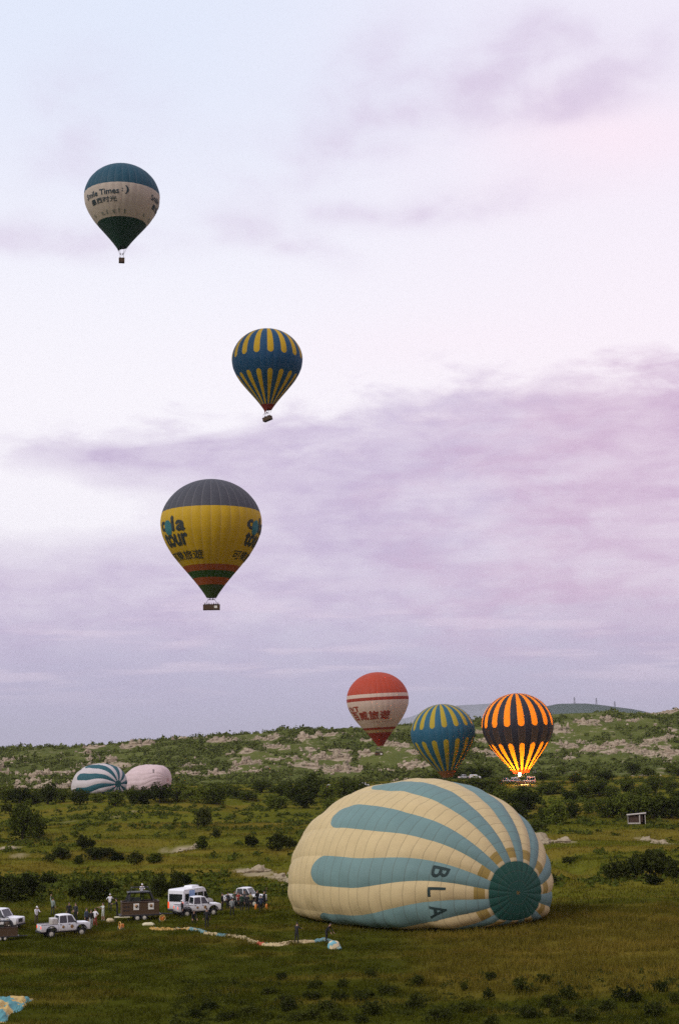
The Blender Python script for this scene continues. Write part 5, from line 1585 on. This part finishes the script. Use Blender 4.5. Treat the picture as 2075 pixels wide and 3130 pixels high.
    AB = segB - segA; t = np.clip(((C - segA) * AB).sum(-1) / np.maximum((AB * AB).sum(-1), 1e-9), 0, 1)
    D = np.linalg.norm(C - (segA + AB * t[..., None]), axis=-1) - rr * .6
    names = ['skin', 'shirt', 'pants', 'shoe']
    out.polygons.foreach_set('material_index', [names.index(reg[i]) for i in D.argmin(1)])
    out.polygons.foreach_set('use_smooth', [True] * len(out.polygons))
    hm_ = MB(); top = hb_ + ht @ Vector((0, .01, .12))
    return out, top, ht


def cap_mesh(top, ht, hat):
    nu, nv = 14, 7; P = np.zeros((nv, nu, 3))
    for j in range(nv):
        t = j / (nv - 1)
        for i in range(nu):
            a = 2 * math.pi * i / (nu - 1); el_ = t * math.pi / 2
            r = math.cos(el_); dz_ = math.sin(el_)
            drop = 0 if hat else .05 * max(0, math.sin(a)) - .012
            q = Vector((math.cos(a) * r * .083, math.sin(a) * r * .103, dz_ * .115 + .005 - (drop * 1.4 if j == 0 else 0)))
            if hat and j == 0: q = Vector((math.cos(a) * .10, math.sin(a) * (.12 if math.sin(a) > 0 else .19), .012))
            P[j, i] = tuple(top + ht @ q)
    return grid_mesh('hair', P)


POSES = {'stand': {}, 'arms_down': {'stride': .08}, 'raise': {'ra': 'up'}, 'work': {'la': 'fwd', 'ra': 'fwd', 'lean': 8, 'nod': 12}, 'hip': {'la': 'hip', 'ra': 'down'}, 'reach': {'la': 'out', 'ra': 'fwd'},
         'bend': {'lean': 38, 'la': 'low', 'ra': 'low', 'nod': 10}, 'walk': {'stride': .17, 'la': 'fwd'}, 'crouch': {'crouch': 1.0, 'lean': 25, 'la': 'low', 'ra': 'low'}, 'shorts': {'shin': 'skin', 'sleeve': 'skin'}, 'shorts_reach': {'shin': 'skin', 'la': 'out', 'ra': 'fwd', 'sleeve': 'skin'}, 'tee': {'sleeve': 'skin', 'la': 'fwd', 'ra': 'hip'}}
_fig = {}


def person(px, py, pose, rz, shirt, pants, label, hat=None, h_=1.75, shoe=(.03, .03, .03), loc=None, group='people of the balloon crews and their passengers'):
    if pose not in _fig: _fig[pose] = figure_mesh(POSES[pose])
    src, top, ht = _fig[pose]
    me = src.copy(); me.name = 'person'
    for m in (M['skin'], cloth_mat(shirt), cloth_mat(pants), cloth_mat(shoe)): me.materials.append(m)
    o = link('person', me); o.location = loc if loc is not None else spot(px, py); o.rotation_euler = (0, 0, R_(rz)); o.scale = (h_ / 1.75,) * 3
    tag(o, label, 'person', group)
    link('hat' if hat else 'hair', cap_mesh(top, ht, hat), cloth_mat(hat) if hat else M['hair'], o)
    return o


WHI, DRK, BLK, NVY, GRY, BRN, OLV, REDC = (.66, .65, .66), (.022, .024, .026), (.012, .012, .013), (.02, .03, .055), (.13, .145, .14), (.075, .055, .035), (.045, .055, .03), (.28, .035, .02)
person(112, 2826, 'work', 35, WHI, BRN, 'person in a white shirt and white cap behind the nearest pickup', WHI)
person(162, 2798, 'raise', 160, (.20, .24, .21), DRK, 'person in a grey green shirt raising one arm behind the pickup')
person(212, 2814, 'stand', 20, BLK, BLK, 'person all in black behind the roof of the nearest pickup')
person(232, 2816, 'hip', -30, DRK, BLK, 'person in dark clothes right behind the nearest pickup bonnet')
person(265, 2834, 'stand', 60, (.055, .075, .10), BLK, 'person in a dull blue jacket right of the nearest pickup')
person(279, 2840, 'arms_down', 30, BLK, (.42, .44, .40), 'person in a black top and pale trousers right of the pickup')
person(292, 2834, 'tee', -40, WHI, (.24, .035, .025), 'person in a white top and red trousers right of the pickup')
person(316, 2815, 'shorts_reach', -50, (.48, .50, .44), (.42, .43, .36), 'person in pale shirt and shorts reaching out beside the sack', shoe=(.5, .5, .45))
person(337, 2784, 'tee', 170, WHI, DRK, 'person in a white shirt standing alone left of the basket trailer', (.5, .5, .5))
person(359, 2800, 'work', -80, BLK, BLK, 'person in black leaning on the left end of the basket trailer')
p = spot(428, 2812)
person(0, 0, 'work', 15, WHI, DRK, 'person in white standing up behind the frame of the basket trailer', WHI, loc=Vector((p.x + .15, p.y + .45, p.z + 1.78)), h_=1.70)
person(557, 2806, 'stand', -60, BLK, BLK, 'person in black with a white hat left of the middle pickup', WHI)
person(633, 2838, 'arms_down', 190, BLK, BLK, 'person in black standing in front of the middle pickup', h_=1.85)
person(592, 2824, 'crouch', 20, BLK, BLK, 'person in black crouching in front of the middle pickup')
CR = [(680, 2782, 'stand', 70, BLK, BLK, 'person in black, leftmost of the crowd at the far pickup', 1.7), (697, 2778, 'hip', 30, DRK, BLK, 'person in dark grey, second from the left in the crowd', 1.65), (710, 2799, 'arms_down', 150, (.16, .17, .165), BLK, 'person in a grey jacket standing nearest in the crowd', 1.75),
      (718, 2774, 'stand', 10, OLV, BLK, 'person in an olive top behind the grey jacket in the crowd', 1.7), (729, 2778, 'tee', 20, REDC, BLK, 'person in a red jacket in the middle of the crowd', 1.7), (739, 2784, 'stand', 200, (.02, .05, .03), BLK, 'person in a dark green jacket beside the red jacket', 1.75),
      (757, 2787, 'stand', 170, BLK, BLK, 'tall person in black before the pickup door in the crowd', 1.8), (766, 2779, 'hip', 150, (.19, .17, .06), DRK, 'person in a mustard top before the pickup bonnet in the crowd', 1.7), (787, 2776, 'stand', 40, BLK, BLK, 'person in black before the far pickup wheel', 1.85),
      (798, 2792, 'arms_down', 190, NVY, BLK, 'person in navy standing nearest at the right of the crowd', 1.8), (808, 2776, 'raise', 60, DRK, BLK, 'person in dark clothes, rightmost of the crowd', 1.75), (748, 2773, 'stand', 0, (.05, .05, .05), BLK, 'person in charcoal behind the tall person in the crowd', 1.7)]
for a, b, po, rz_, sh_, pa, lab, hh in CR: person(a, b, po, rz_, sh_, pa, lab, h_=hh)
person(907, 2884, 'work', 150, BLK, BLK, 'person in black standing on the long strip of cloth')
person(998, 2880, 'bend', 60, BLK, BLK, 'person in black bending over the end of the cloth strip')
person(22, 2862, 'stand', 10, BRN, BLK, 'person in brown at the left edge beside the trailer', (.30, .28, .15), h_=1.5)


def passengers(root, n, w, dep, zoff, rz, where):
    for i in range(n):
        x_ = (-w / 2 + .4) + (w - .8) * (i / max(1, n - 1)); y_ = (.3 if i % 2 else -.3) * dep / 1.5
        q = Matrix.Rotation(rz, 3, 'Z') @ Vector((x_, y_, zoff))
        person(0, 0, ('stand', 'work', 'hip')[i % 3], random.uniform(-60, 60), (DRK, NVY, OLV, BRN)[i % 4], BLK, f'passenger, {ORD[i]} from the left in the basket of the {where}', loc=root.location + q, group=f'passengers in the basket of the {where}')


passengers(C_, 7, 4.2, 1.7, .10, .06, 'yellow balloon')
passengers(B_, 4, 2.4, 1.6, .10, -.5, 'high striped balloon')
passengers(A, 2, 1.6, 1.5, .10, .2, 'highest balloon')
passengers(D_, 4, 2.8, 1.5, .10, .1, 'red balloon')
